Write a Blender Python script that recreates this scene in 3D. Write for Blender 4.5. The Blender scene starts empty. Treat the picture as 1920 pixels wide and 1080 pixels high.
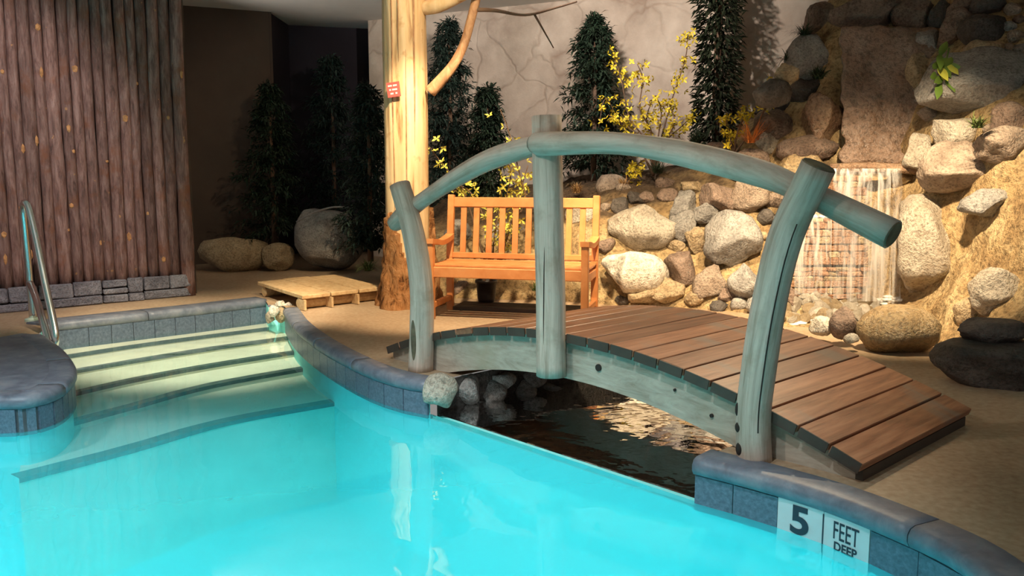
import bpy, bmesh, math, random
from mathutils import Vector, Matrix, noise, Euler
from mathutils.geometry import tessellate_polygon
from mathutils.bvhtree import BVHTree

scn = bpy.context.scene
COL = scn.collection
R = math.radians

# ------------------------------------------------------------------ camera
FPX, PITCH, CAMH = 1640.0, R(7.7), 1.2          # focal length in px of a 1920 frame
cam_d = bpy.data.cameras.new('camera')
cam_d.sensor_width = 36.0
cam_d.lens = 36.0 * FPX / 1920.0
cam_d.clip_start = 0.05
cam = bpy.data.objects.new('camera', cam_d)
cam.location = (0, 0, CAMH)
cam.rotation_euler = (R(90) - PITCH, 0, 0)
COL.objects.link(cam)
scn.camera = cam

# ------------------------------------------------------------------ world
world = bpy.data.worlds.new('world')
scn.world = world
world.use_nodes = True
bg = world.node_tree.nodes['Background']
bg.inputs[0].default_value = (1.0, 0.95, 0.90, 1)
bg.inputs[1].default_value = 0.28

# ------------------------------------------------------------------ lights
def spot(name, loc, target, power, color, angle=70, blend=0.6, size=0.06):
    d = bpy.data.lights.new(name, 'SPOT')
    d.energy = power; d.color = color
    d.spot_size = R(angle); d.spot_blend = blend; d.shadow_soft_size = size
    o = bpy.data.objects.new(name, d)
    o.location = loc
    v = Vector(target) - Vector(loc)
    o.rotation_euler = v.to_track_quat('-Z', 'Y').to_euler()
    COL.objects.link(o)
    return o

WARM = (1.0, 0.76, 0.47)
spot('ceiling_spot_bench', (-0.35, 5.55, 3.1), (-0.42, 7.5, 0.75), 880, WARM, 58, 0.5)
spot('ceiling_spot_rockery', (0.95, 5.6, 3.12), (1.45, 7.7, 0.4), 900, WARM, 52, 0.7)
spot('ceiling_spot_waterfall', (2.1, 4.7, 3.12), (2.75, 6.8, 0.6), 1500, WARM, 56, 0.8)
spot('ceiling_spot_steps', (-1.9, 5.4, 3.12), (-2.6, 7.1, -0.2), 900, (1.0, 0.84, 0.60), 42, 0.7)
spot('ceiling_spot_logs', (-2.6, 4.4, 3.12), (-4.6, 7.2, 1.2), 420, (1.0, 0.82, 0.76), 54, 0.6)
spot('added_ceiling_fill', (-3.75, 8.75, 2.1), (-2.5, 9.9, 3.2), 150, (1.0, 0.92, 0.84), 74, 0.8)  # added fill hidden behind the log screen, lifts the dark ceiling
spot('ceiling_spot_wall', (0.3, 6.9, 3.14), (0.9, 10.6, 2.7), 520, (1.0, 0.87, 0.76), 92, 0.8)
spot('ceiling_spot_bridge', (2.3, 6.1, 3.12), (0.7, 4.7, 0.3), 520, WARM, 54, 0.8)
spot('added_trunk_fill', (-0.3, 6.1, 3.12), (-0.92, 7.7, 2.35), 170, WARM, 58, 0.7)  # added fill for the trunk top that the bench spot's cone misses
spot('added_rail_fill', (-2.3, 2.2, 3.12), (0.35, 4.5, 0.85), 210, (1.0, 0.84, 0.72), 52, 0.7)  # added fill from front left, offsets the cyan bounce on posts and rails
COOL = (0.90, 0.98, 1.0)
for (x, y, tx, ty, e) in ((-3.2, 2.6, -3.2, 3.4, 290), (-1.6, 2.4, -1.5, 3.6, 280), (-0.2, 2.2, -0.35, 3.2, 235)):
    spot('added_pool_fill', (x, y, 3.12), (tx, ty, -0.3), e, COOL, 72, 0.7, 0.07)  # added overhead fill so the pool water is bright and even
for (x, y, rz) in ((-4.4, 1.0, 0), (-1.8, 1.0, 0), (0.2, 1.0, 0)):
    d = bpy.data.lights.new('pool_light', 'SPOT')
    d.energy = 90; d.color = (0.85, 1.0, 1.0); d.spot_size = R(150); d.spot_blend = 0.3; d.shadow_soft_size = 0.09
    o = bpy.data.objects.new('pool_light', d)
    o.location = (x, y, -0.42); o.rotation_euler = (R(14), 0, R(rz))
    COL.objects.link(o)

scn.view_settings.view_transform = 'Standard'
scn.view_settings.look = 'None'
scn.view_settings.exposure = 0.0
scn.view_settings.gamma = 1.0
scn.view_settings.use_curve_mapping = False

# ------------------------------------------------------------------ helpers: place from measured directions
CP, SP = math.cos(PITCH), math.sin(PITCH)
def ray(u, v):
    x = (u - 960) / FPX; y = (540 - v) / FPX
    return Vector((x, CP + y * SP, -SP + y * CP))
def at(u, v, z=0.0):                 # world point on the level z
    d = ray(u, v); t = (z - CAMH) / d.z
    return Vector((d.x * t, d.y * t, z))
def aty(u, v, Y):                    # world point at the depth Y
    d = ray(u, v); t = Y / d.y
    return Vector((d.x * t, Y, CAMH + d.z * t))

def lerp(a, b, t): return a + (b - a) * t
def catmull(pts, n=8, closed=False):
    pts = [Vector(p) for p in pts]; out = []
    m = len(pts)
    rng = range(m) if closed else range(m - 1)
    for i in rng:
        if closed:
            p0, p1, p2, p3 = pts[i - 1], pts[i], pts[(i + 1) % m], pts[(i + 2) % m]
        else:
            p1, p2 = pts[i], pts[i + 1]
            p0 = pts[i - 1] if i > 0 else p1 * 2 - p2
            p3 = pts[i + 2] if i + 2 < m else p2 * 2 - p1
        for k in range(n):
            t = k / n
            out.append(0.5 * (2 * p1 + (p2 - p0) * t + (2 * p0 - 5 * p1 + 4 * p2 - p3) * t * t + (3 * p1 - p0 - 3 * p2 + p3) * t ** 3))
    if not closed: out.append(pts[-1])
    return out

def mesh_obj(name, bm, m, parent=None, smooth=False, loc=None, autosmooth=None):
    me = bpy.data.meshes.new(name)
    bmesh.ops.recalc_face_normals(bm, faces=bm.faces[:])
    bm.to_mesh(me); bm.free()
    if smooth:
        for p in me.polygons: p.use_smooth = True
    o = bpy.data.objects.new(name, me)
    if m: me.materials.append(m)
    COL.objects.link(o)
    if parent: o.parent = parent
    if loc is not None: o.location = loc
    return o
def py_obj(name, vs, fs, m, parent=None, smooth=False, loc=None):
    me = bpy.data.meshes.new(name)
    me.from_pydata([tuple(v) for v in vs], [], fs); me.update()
    if smooth:
        for p in me.polygons: p.use_smooth = True
    o = bpy.data.objects.new(name, me)
    if m: me.materials.append(m)
    COL.objects.link(o)
    if parent: o.parent = parent
    if loc is not None: o.location = loc
    return o
def share(o, name, parent=None, loc=(0, 0, 0), rot=(0, 0, 0), scale=(1, 1, 1), m=None):
    c = bpy.data.objects.new(name, o.data if hasattr(o, 'data') else o)
    COL.objects.link(c); c.location = loc; c.rotation_euler = rot; c.scale = scale
    if parent: c.parent = parent
    return c
def empty(name, loc=(0, 0, 0), rz=0.0):
    o = bpy.data.objects.new(name, None); o.empty_display_size = 0.1
    o.location = loc; o.rotation_euler = (0, 0, rz); COL.objects.link(o)
    return o
def tag(o, label=None, cat=None, group=None, kind=None):
    if label: o['label'] = label
    if cat: o['category'] = cat
    if group: o['group'] = group
    if kind: o['kind'] = kind
    return o

def add_box(bm, c, s, rot=None, bevel=0.0):
    r = bmesh.ops.create_cube(bm, size=1.0)
    vs = r['verts']
    M = Matrix.Translation(Vector(c)) @ (rot.to_4x4() if rot else Matrix.Identity(4)) @ Matrix.Diagonal((s[0], s[1], s[2], 1))
    bmesh.ops.transform(bm, matrix=M, verts=vs)
    if bevel > 0:
        es = list({e for v in vs for e in v.link_edges})
        bmesh.ops.bevel(bm, geom=es, offset=bevel, segments=1, affect='EDGES', profile=0.5)
def box_obj(name, c, s, m, parent=None, rot=None, bevel=0.0):
    bm = bmesh.new(); add_box(bm, (0, 0, 0), s, None, bevel)
    o = mesh_obj(name, bm, m, parent, loc=c)
    if rot: o.rotation_euler = rot
    return o

def tube_data(pts, rad, seg=10, caps=True, jit=0.0, seed=0, stretch=1.0):
    pts = [Vector(p) for p in pts]; n = len(pts)
    if not isinstance(rad, (list, tuple)): rad = [rad] * n
    vs, fs = [], []
    t0 = (pts[1] - pts[0]).normalized()
    ref = Vector((0, 0, 1)) if abs(t0.z) < 0.9 else Vector((0, 1, 0))
    nrm = (ref - t0 * ref.dot(t0)).normalized()
    for i, p in enumerate(pts):
        t = (pts[min(i + 1, n - 1)] - pts[max(i - 1, 0)]).normalized()
        nrm = (nrm - t * nrm.dot(t)).normalized(); b = t.cross(nrm)
        for k in range(seg):
            a = 2 * math.pi * k / seg
            d = nrm * math.cos(a) + b * math.sin(a)
            r = rad[i]
            if jit:
                q = d * 1.3 + Vector((seed * 3.1, seed * 1.7, 0)) + p * 3.0 * stretch
                r *= 1 + jit * noise.noise(q)
            vs.append(p + d * r)
    for i in range(n - 1):
        for k in range(seg):
            a = i * seg + k; b2 = i * seg + (k + 1) % seg
            fs.append((a, b2, b2 + seg, a + seg))
    if caps:
        fs.append(tuple(range(seg))[::-1]); fs.append(tuple(range((n - 1) * seg, n * seg)))
    return vs, fs
def tube_obj(name, pts, rad, m, parent=None, seg=10, jit=0.0, seed=0, smooth=True):
    vs, fs = tube_data(pts, rad, seg, True, jit, seed)
    o = py_obj(name, vs, fs, m, parent)
    if smooth:
        for p in o.data.polygons: p.use_smooth = len(p.vertices) == 4
    L = [0.0]
    for i in range(1, len(pts)): L.append(L[-1] + (Vector(pts[i]) - Vector(pts[i - 1])).length)
    uv = o.data.uv_layers.new(name='grain'); r0 = rad[0] if isinstance(rad, (list, tuple)) else rad
    for p in o.data.polygons:
        for li, vi in zip(p.loop_indices, p.vertices):
            k = vi % seg
            if len(p.vertices) == 4 and k == 0 and any(v % seg == seg - 1 for v in p.vertices): k = seg
            uv.data[li].uv = (k / seg * 6.283 * max(r0, 0.01), L[vi // seg] + seed * 1.7)
    return o
def merge(vs, fs, v2, f2):
    k = len(vs); vs += list(v2); fs += [tuple(i + k for i in f) for f in f2]

# ------------------------------------------------------------------ materials
class NT:
    def __init__(s, name):
        s.m = bpy.data.materials.new(name); s.m.use_nodes = True
        s.t = s.m.node_tree; s.n = s.t.nodes; s.l = s.t.links
        s.p = s.n['Principled BSDF']; s.out = s.n['Material Output']
    def node(s, kind, **kw):
        n = s.n.new(kind)
        for k, v in kw.items():
            if k in n.inputs: n.inputs[k].default_value = v
            else: setattr(n, k, v)
        return n
    def link(s, a, b): s.l.new(a, b)
    def coord(s, which='Object', scale=(1, 1, 1), rand=False):
        tc = s.node('ShaderNodeTexCoord'); mp = s.node('ShaderNodeMapping')
        mp.inputs['Scale'].default_value = scale
        s.link(tc.outputs[which], mp.inputs[0])
        if rand:
            oi = s.node('ShaderNodeObjectInfo'); mu = s.node('ShaderNodeMath', operation='MULTIPLY')
            mu.inputs[1].default_value = 37.0
            s.link(oi.outputs['Random'], mu.inputs[0]); s.link(mu.outputs[0], mp.inputs['Location'])
        return mp.outputs[0]
    def noise(s, vec, scale, detail=4, rough=0.55, dist=0.0):
        n = s.node('ShaderNodeTexNoise'); n.inputs['Scale'].default_value = scale
        n.inputs['Detail'].default_value = detail; n.inputs['Roughness'].default_value = rough
        n.inputs['Distortion'].default_value = dist
        s.link(vec, n.inputs['Vector']); return n.outputs['Fac']
    def ramp(s, fac, stops):
        r = s.node('ShaderNodeValToRGB'); e = r.color_ramp.elements
        while len(e) < len(stops): e.new(0.5)
        for i, (p, c) in enumerate(stops):
            e[i].position = p; e[i].color = (*c, 1) if len(c) == 3 else c
        s.link(fac, r.inputs[0]); return r.outputs[0]
    def mix(s, fac, a, b, mode='MIX'):
        m = s.node('ShaderNodeMix', data_type='RGBA', blend_type=mode)
        for k, v in ((0, fac), (6, a), (7, b)):
            if hasattr(v, 'is_linked') or isinstance(v, bpy.types.NodeSocket): s.link(v, m.inputs[k])
            else: m.inputs[k].default_value = v if k == 0 else ((*v, 1) if len(v) == 3 else v)
        return m.outputs[2]
    def bump(s, h, strength=0.4, dist=0.02):
        b = s.node('ShaderNodeBump'); b.inputs['Strength'].default_value = strength; b.inputs['Distance'].default_value = dist
        s.link(h, b.inputs['Height']); s.link(b.outputs[0], s.p.inputs['Normal'])
    def base(s, c, rough=0.7, spec=0.5, metal=0.0):
        if isinstance(c, bpy.types.NodeSocket): s.link(c, s.p.inputs['Base Color'])
        else: s.p.inputs['Base Color'].default_value = (*c, 1)
        s.p.inputs['Roughness'].default_value = rough; s.p.inputs['Metallic'].default_value = metal
        s.p.inputs['Specular IOR Level'].default_value = spec
        return s.m

def rock_mat(name, a, b, c, rough=0.75, scale=7.0, spec=0.4, bump=0.7):
    s = NT(name); v = s.coord('Object', rand=True)
    n1 = s.noise(v, scale, 6, 0.65, 0.4); n2 = s.noise(v, scale * 7, 3, 0.7); n3 = s.noise(v, scale * 0.35, 2)
    col = s.ramp(n1, [(0.3, c), (0.47, a), (0.68, b)])
    col = s.mix(s.ramp(n2, [(0.34, (0.25,) * 3), (0.54, (1,) * 3)]), (0, 0, 0), col, 'MIX')
    col = s.mix(0.35, col, s.ramp(n3, [(0.35, c), (0.65, b)]), 'MIX')
    s.base(col, rough, spec)
    ad = s.node('ShaderNodeMath', operation='ADD'); s.link(n1, ad.inputs[0]); s.link(n2, ad.inputs[1])
    s.bump(ad.outputs[0], bump, 0.035)
    return s.m
def wood_mat(name, dark, mid, light, scale=(14, 14, 1.2), rough=0.6, bump=0.3, spec=0.4, rnd=0.35, axis=None):
    s = NT(name); v = s.coord('Object', scale, rand=True)
    n1 = s.noise(v, 2.2, 5, 0.6, 0.6)
    col = s.ramp(n1, [(0.3, dark), (0.5, mid), (0.7, light)])
    oi = s.node('ShaderNodeObjectInfo')
    val = s.ramp(oi.outputs['Random'], [(0.0, (1 - rnd,) * 3), (1.0, (1.0,) * 3)])
    col = s.mix(1.0, col, val, 'MULTIPLY')
    s.base(col, rough, spec); s.bump(n1, bump, 0.01)
    return s.m
def plain(name, c, rough=0.6, spec=0.5, metal=0.0, var=0.25, scale=8):
    s = NT(name); v = s.coord('Object', rand=True); n = s.noise(v, scale, 4)
    lo = tuple(x * (1 - var) for x in c); hi = tuple(min(1, x * (1 + var)) for x in c)
    return s.base(s.ramp(n, [(0.3, lo), (0.7, hi)]), rough, spec, metal)

M = {}
def floor_mat():
    s = NT('deck_concrete'); v = s.coord('Object')
    n1 = s.noise(v, 1.1, 5, 0.6, 0.3); n2 = s.noise(v, 30, 3); n3 = s.noise(v, 0.5, 3)
    col = s.ramp(n1, [(0.30, (0.20, 0.12, 0.058)), (0.52, (0.34, 0.215, 0.118)), (0.72, (0.48, 0.34, 0.21))])
    col = s.mix(0.3, col, s.ramp(n3, [(0.4, (0.22, 0.13, 0.07)), (0.65, (0.62, 0.48, 0.33))]))
    col = s.mix(0.25, col, s.ramp(n2, [(0.3, (0.2, 0.14, 0.1)), (0.7, (0.65, 0.55, 0.42))]))
    s.base(col, 0.62, 0.35); s.bump(n2, 0.15, 0.004); return s.m
M['floor'] = floor_mat()
def slate(name, a, b, c, rough=0.45):
    s = NT(name); v = s.coord('Object', rand=True)
    n1 = s.noise(v, 9, 5, 0.65, 0.3); n2 = s.noise(v, 60, 2)
    col = s.ramp(n1, [(0.3, a), (0.5, b), (0.72, c)])
    s.base(col, rough, 0.5); s.bump(n2, 0.12, 0.003); return s.m
M['coping'] = slate('coping_slate', (0.085, 0.10, 0.135), (0.145, 0.165, 0.21), (0.24, 0.255, 0.29), 0.45)
M['tile'] = slate('tile_slate', (0.06, 0.085, 0.125), (0.10, 0.135, 0.19), (0.16, 0.20, 0.26), 0.35)
M['grout'] = plain('grout', (0.07, 0.08, 0.09), 0.9)
M['plaster'] = plain('pool_plaster', (0.30, 0.86, 0.88), 0.8, 0.2, var=0.04, scale=2)
M['step'] = plain('step_plaster', (0.80, 0.78, 0.66), 0.8, 0.2, var=0.06, scale=6)
M['mosaic'] = slate('nosing_mosaic', (0.03, 0.05, 0.06), (0.06, 0.085, 0.09), (0.14, 0.17, 0.17), 0.5)
M['marker'] = plain('marker_tile', (0.62, 0.64, 0.66), 0.4, var=0.05)
M['ink'] = plain('marker_ink', (0.02, 0.03, 0.05), 0.5, var=0.0)

def stucco():
    s = NT('stucco_wall'); v = s.coord('Object', (1, 1, 1))
    w = s.noise(v, 1.6, 3); 
    cm = s.node('ShaderNodeVectorMath', operation='ADD'); sc = s.node('ShaderNodeVectorMath', operation='SCALE'); sc.inputs['Scale'].default_value = 0.55
    nn = s.node('ShaderNodeTexNoise'); nn.inputs['Scale'].default_value = 1.7; nn.inputs['Detail'].default_value = 3
    s.link(v, nn.inputs['Vector']); s.link(nn.outputs['Color'], sc.inputs[0]); s.link(v, cm.inputs[0]); s.link(sc.outputs[0], cm.inputs[1])
    vo = s.node('ShaderNodeTexVoronoi', feature='DISTANCE_TO_EDGE'); vo.inputs['Scale'].default_value = 1.45
    s.link(cm.outputs[0], vo.inputs['Vector'])
    line = s.ramp(vo.outputs['Distance'], [(0.0, (0.15,)*3), (0.014, (0.5,) * 3), (0.035, (1, 1, 1))])
    n1 = s.noise(v, 2.4, 5, 0.6); n2 = s.noise(v, 45, 3)
    col = s.ramp(n1, [(0.3, (0.40, 0.32, 0.26)), (0.55, (0.55, 0.46, 0.38)), (0.75, (0.66, 0.57, 0.48))])
    msk = s.ramp(w, [(0.38, (0.0,) * 3), (0.62, (0.55,) * 3)])
    dark = s.mix(msk, col, (0.24, 0.16, 0.11))
    col = s.mix(line, dark, col)
    s.base(col, 0.85, 0.2)
    ad = s.node('ShaderNodeMath', operation='MULTIPLY_ADD'); ad.inputs[1].default_value = 0.35
    s.link(n2, ad.inputs[0]); s.link(line, ad.inputs[2])
    s.bump(ad.outputs[0], 0.35, 0.03); return s.m
M['stucco'] = stucco()
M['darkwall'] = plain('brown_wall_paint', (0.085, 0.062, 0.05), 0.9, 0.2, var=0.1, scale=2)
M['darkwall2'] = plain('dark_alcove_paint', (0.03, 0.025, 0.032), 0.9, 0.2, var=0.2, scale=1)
M['ceiling'] = plain('ceiling_paint', (0.74, 0.71, 0.67), 0.9, 0.2, var=0.05, scale=2)

def bark():
    s = NT('bark_log'); v = s.coord('Object', (16, 16, 2.6), rand=True); v2 = s.coord('Object', (1, 1, 1), rand=True)
    n1 = s.noise(v, 1.8, 6, 0.7, 0.5); n2 = s.noise(v2, 4.5, 4, 0.6); n3 = s.noise(v2, 13, 2)
    col = s.ramp(n1, [(0.28, (0.06, 0.033, 0.030)), (0.48, (0.22, 0.125, 0.108)), (0.72, (0.42, 0.275, 0.245))])
    col = s.mix(s.ramp(n2, [(0.56, (0, 0, 0)), (0.70, (0.75,) * 3)]), col, (0.24, 0.095, 0.05))
    col = s.mix(s.ramp(n3, [(0.73, (0, 0, 0)), (0.76, (1,) * 3)]), col, (0.50, 0.27, 0.13))
    oi = s.node('ShaderNodeObjectInfo')
    col = s.mix(1.0, col, s.ramp(oi.outputs['Random'], [(0, (0.62,) * 3), (1, (1.05,) * 3)]), 'MULTIPLY')
    s.base(col, 0.75, 0.3); s.bump(n1, 0.6, 0.015); return s.m
M['bark'] = bark()
M['knot'] = plain('knot_wood', (0.50, 0.25, 0.10), 0.7, var=0.4, scale=30)
M['veneer'] = rock_mat('veneer_stone', (0.20, 0.20, 0.235), (0.36, 0.36, 0.40), (0.10, 0.10, 0.125), 0.8, 9)
M['pole'] = None
def pole():
    s = NT('weathered_pole'); v = s.coord('UV', (26, 1.6, 1), rand=True); v2 = s.coord('Object', (3, 3, 3), rand=True); v3 = s.coord('UV', (70, 1.2, 1), rand=True)
    n1 = s.noise(v, 1.0, 6, 0.65, 0.5); n2 = s.noise(v2, 2.2, 4, 0.65); n3 = s.noise(v3, 1.0, 3, 0.6)
    col = s.ramp(n1, [(0.26, (0.20, 0.15, 0.11)), (0.45, (0.40, 0.325, 0.265)), (0.70, (0.60, 0.495, 0.42))])
    col = s.mix(s.ramp(n2, [(0.52, (0, 0, 0)), (0.74, (0.55,) * 3)]), col, (0.24, 0.18, 0.12))
    col = s.mix(s.ramp(n3, [(0.24, (0.9,) * 3), (0.31, (0, 0, 0))]), col, (0.05, 0.035, 0.025))
    s.base(col, 0.6, 0.35); s.bump(n1, 0.35, 0.008); return s.m
M['pole'] = pole()
M['crack'] = plain('wood_crack', (0.018, 0.013, 0.01), 0.9)
M['stain'] = plain('damp_wood', (0.12, 0.095, 0.055), 0.7, var=0.5, scale=14)
def planks():
    s = NT('bridge_plank'); v = s.coord('Object', (1.2, 16, 16), rand=True); v2 = s.coord('Object', (2.2, 0.6, 0.6), rand=True)
    n1 = s.noise(v, 2.0, 5, 0.6, 0.4); n2 = s.noise(v2, 1.6, 3)
    col = s.ramp(n1, [(0.28, (0.15, 0.06, 0.032)), (0.5, (0.30, 0.135, 0.072)), (0.75, (0.43, 0.22, 0.125))])
    col = s.mix(s.ramp(n2, [(0.55, (0, 0, 0)), (0.64, (0.75,) * 3)]), col, (0.21, 0.165, 0.135))
    oi = s.node('ShaderNodeObjectInfo')
    col = s.mix(1.0, col, s.ramp(oi.outputs['Random'], [(0, (0.55,) * 3), (1, (1.15,) * 3)]), 'MULTIPLY')
    s.base(col, 0.42, 0.5); s.bump(n1, 0.2, 0.005); return s.m
M['plank'] = planks()
def girder():
    s = NT('girder_board'); v = s.coord('Object', (2, 2, 9)); n1 = s.noise(v, 2.4, 6, 0.7, 0.6); v2 = s.coord('Object'); n2 = s.noise(v2, 2.2, 4)
    col = s.ramp(n1, [(0.3, (0.24, 0.205, 0.16)), (0.5, (0.37, 0.325, 0.265)), (0.72, (0.48, 0.43, 0.36))])
    col = s.mix(s.ramp(n2, [(0.5, (0, 0, 0)), (0.72, (0.6,) * 3)]), col, (0.30, 0.25, 0.17))
    s.base(col, 0.75, 0.3); s.bump(n1, 0.25, 0.006); return s.m
M['girder'] = girder()
M['bench'] = wood_mat('bench_teak', (0.55, 0.19, 0.055), (0.63, 0.245, 0.08), (0.69, 0.295, 0.105), (3, 3, 3), 0.45, 0.08, rnd=0.12)
def trunkm():
    s = NT('peeled_trunk'); v = s.coord('Object', (9, 9, 0.9)); n1 = s.noise(v, 1.5, 5, 0.6, 0.4); v2 = s.coord('Object', (3, 3, 3)); n2 = s.noise(v2, 3, 4)
    col = s.ramp(n1, [(0.30, (0.28, 0.13, 0.05)), (0.42, (0.62, 0.42, 0.22)), (0.7, (0.76, 0.57, 0.35))])
    col = s.mix(s.ramp(n2, [(0.62, (0, 0, 0)), (0.74, (0.6,) * 3)]), col, (0.44, 0.22, 0.09))
    s.base(col, 0.6, 0.3); s.bump(n1, 0.35, 0.02); return s.m
M['trunk'] = trunkm()
def barkbase():
    s = NT('rough_bark'); v = s.coord('Object', (1, 1, 0.55)); n1 = s.noise(v, 16, 6, 0.7, 0.8)
    col = s.ramp(n1, [(0.36, (0.05, 0.018, 0.008)), (0.46, (0.33, 0.145, 0.05)), (0.7, (0.55, 0.29, 0.13))])
    s.base(col, 0.85, 0.2); s.bump(n1, 1.0, 0.04); return s.m
M['barkbase'] = barkbase()
M['branch'] = wood_mat('branch_bark', (0.20, 0.10, 0.05), (0.38, 0.20, 0.10), (0.55, 0.34, 0.19), (6, 6, 3), 0.7, 0.4, rnd=0.0)
M['twig'] = plain('twig_bark', (0.13, 0.075, 0.045), 0.8)
M['dock'] = wood_mat('dock_pine', (0.46, 0.28, 0.13), (0.62, 0.42, 0.22), (0.74, 0.55, 0.32), (10, 10, 10), 0.6, 0.15, rnd=0.2)
M['chrome'] = NT('brushed_steel').base((0.72, 0.72, 0.72), 0.22, 0.5, 1.0)
M['flange'] = plain('verdigris_flange', (0.35, 0.45, 0.36), 0.5)
M['sign'] = plain('red_sign', (0.62, 0.08, 0.07), 0.5, var=0.05)
M['white'] = plain('white_print', (0.8, 0.78, 0.74), 0.5, var=0.02)
M['bank'] = rock_mat('mortar_bank', (0.38, 0.265, 0.135), (0.54, 0.41, 0.23), (0.20, 0.125, 0.065), 0.85, 3.4, bump=0.9)
M['soil'] = plain('dark_soil', (0.10, 0.065, 0.04), 0.95, var=0.5, scale=12)
def bank_mat():
    s = NT('mortar_bank'); v = s.coord('Object')
    n1 = s.noise(v, 3.4, 6, 0.65, 0.4); n2 = s.noise(v, 24, 4, 0.7)
    col = s.ramp(n1, [(0.3, (0.22, 0.135, 0.065)), (0.47, (0.40, 0.275, 0.135)), (0.68, (0.56, 0.43, 0.24))])
    col = s.mix(s.ramp(n2, [(0.34, (0.35,) * 3), (0.54, (1,) * 3)]), (0.05, 0.03, 0.015), col)
    ge = s.node('ShaderNodeNewGeometry'); sx = s.node('ShaderNodeSeparateXYZ'); s.link(ge.outputs['Normal'], sx.inputs[0])
    fl_ = s.ramp(sx.outputs['Z'], [(0.72, (0,) * 3), (0.88, (1,) * 3)])
    sy = s.node('ShaderNodeSeparateXYZ'); s.link(ge.outputs['Position'], sy.inputs[0])
    hi = s.ramp(sy.outputs['Z'], [(0.45, (0,) * 3), (0.65, (1,) * 3)])            # planting soil lies on the upper beds
    col = s.mix(s.mix(1.0, fl_, hi, 'MULTIPLY'), col, s.ramp(n2, [(0.3, (0.045, 0.03, 0.018)), (0.7, (0.15, 0.10, 0.06))]))
    s.base(col, 0.85, 0.25)
    ad = s.node('ShaderNodeMath', operation='ADD'); s.link(n1, ad.inputs[0]); s.link(n2, ad.inputs[1]); s.bump(ad.outputs[0], 0.9, 0.04)
    return s.m
M['bank'] = bank_mat()
RK = {
 'grey': rock_mat('rock_grey', (0.30, 0.285, 0.265), (0.46, 0.44, 0.41), (0.13, 0.12, 0.115)),
 'pale': rock_mat('rock_pale', (0.50, 0.44, 0.36), (0.66, 0.60, 0.50), (0.32, 0.26, 0.19)),
 'tan': rock_mat('rock_tan', (0.45, 0.335, 0.20), (0.58, 0.46, 0.30), (0.25, 0.17, 0.09)),
 'brown': rock_mat('rock_brown', (0.24, 0.165, 0.125), (0.36, 0.265, 0.21), (0.10, 0.065, 0.05)),
 'pink': rock_mat('rock_pink', (0.34, 0.26, 0.20), (0.48, 0.39, 0.31), (0.16, 0.11, 0.08)),
 'dark': rock_mat('rock_dark', (0.075, 0.062, 0.055), (0.16, 0.14, 0.125), (0.03, 0.026, 0.024)),
 'wet': rock_mat('rock_wet', (0.27, 0.155, 0.095), (0.40, 0.27, 0.17), (0.12, 0.065, 0.04), 0.22, 6, 0.7),
 'gold': rock_mat('rock_gold_wet', (0.44, 0.30, 0.14), (0.58, 0.45, 0.28), (0.22, 0.13, 0.05), 0.3, 6, 0.6),
 'slab': rock_mat('rock_slab_wet', (0.29, 0.19, 0.135), (0.40, 0.29, 0.23), (0.19, 0.115, 0.075), 0.3, 4, 0.6),
 'white': rock_mat('rock_white', (0.74, 0.68, 0.58), (0.80, 0.76, 0.68), (0.55, 0.46, 0.35), 0.8, 4),
 'red': rock_mat('rock_red_wet', (0.40, 0.19, 0.10), (0.54, 0.33, 0.20), (0.26, 0.12, 0.06), 0.3, 8, 0.6),
}
def leafm(name, c, rough=0.5, var=0.5, trans=0.0):
    s = NT(name); oi = s.node('ShaderNodeNewGeometry')
    col = s.ramp(oi.outputs['Random Per Island'], [(0, tuple(x * (1 - var) for x in c)), (1, tuple(min(1, x * (1 + var)) for x in c))])
    s.base(col, rough, 0.3); return s.m
M['needle'] = leafm('needle_green', (0.018, 0.034, 0.020), 0.6)
M['needle2'] = leafm('needle_bluegreen', (0.022, 0.040, 0.032), 0.6)
M['ivy'] = leafm('ivy_green', (0.022, 0.030, 0.016), 0.5)
M['petal'] = leafm('forsythia_petal', (0.62, 0.47, 0.03), 0.6, 0.35)
M['petal2'] = leafm('forsythia_pale', (0.66, 0.58, 0.10), 0.6, 0.3)
M['orange'] = leafm('orange_blade', (0.42, 0.13, 0.025), 0.6)
M['strawgrass'] = leafm('straw_blade', (0.34, 0.20, 0.08), 0.7)
M['grass'] = leafm('grass_blade', (0.10, 0.14, 0.04), 0.6)
M['darkgrass'] = leafm('dark_blade', (0.03, 0.05, 0.025), 0.6)
M['leaf'] = leafm('broad_leaf', (0.10, 0.17, 0.03), 0.4)
M['leafy'] = leafm('yellow_leaf', (0.42, 0.42, 0.06), 0.4)
M['pot'] = plain('black_pot', (0.025, 0.022, 0.022), 0.45)
M['iron'] = plain('dark_bars', (0.05, 0.035, 0.025), 0.6)
M['cable'] = plain('grey_cable', (0.25, 0.25, 0.26), 0.5)
M['redtip'] = plain('red_clip', (0.6, 0.05, 0.04), 0.4)

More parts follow.
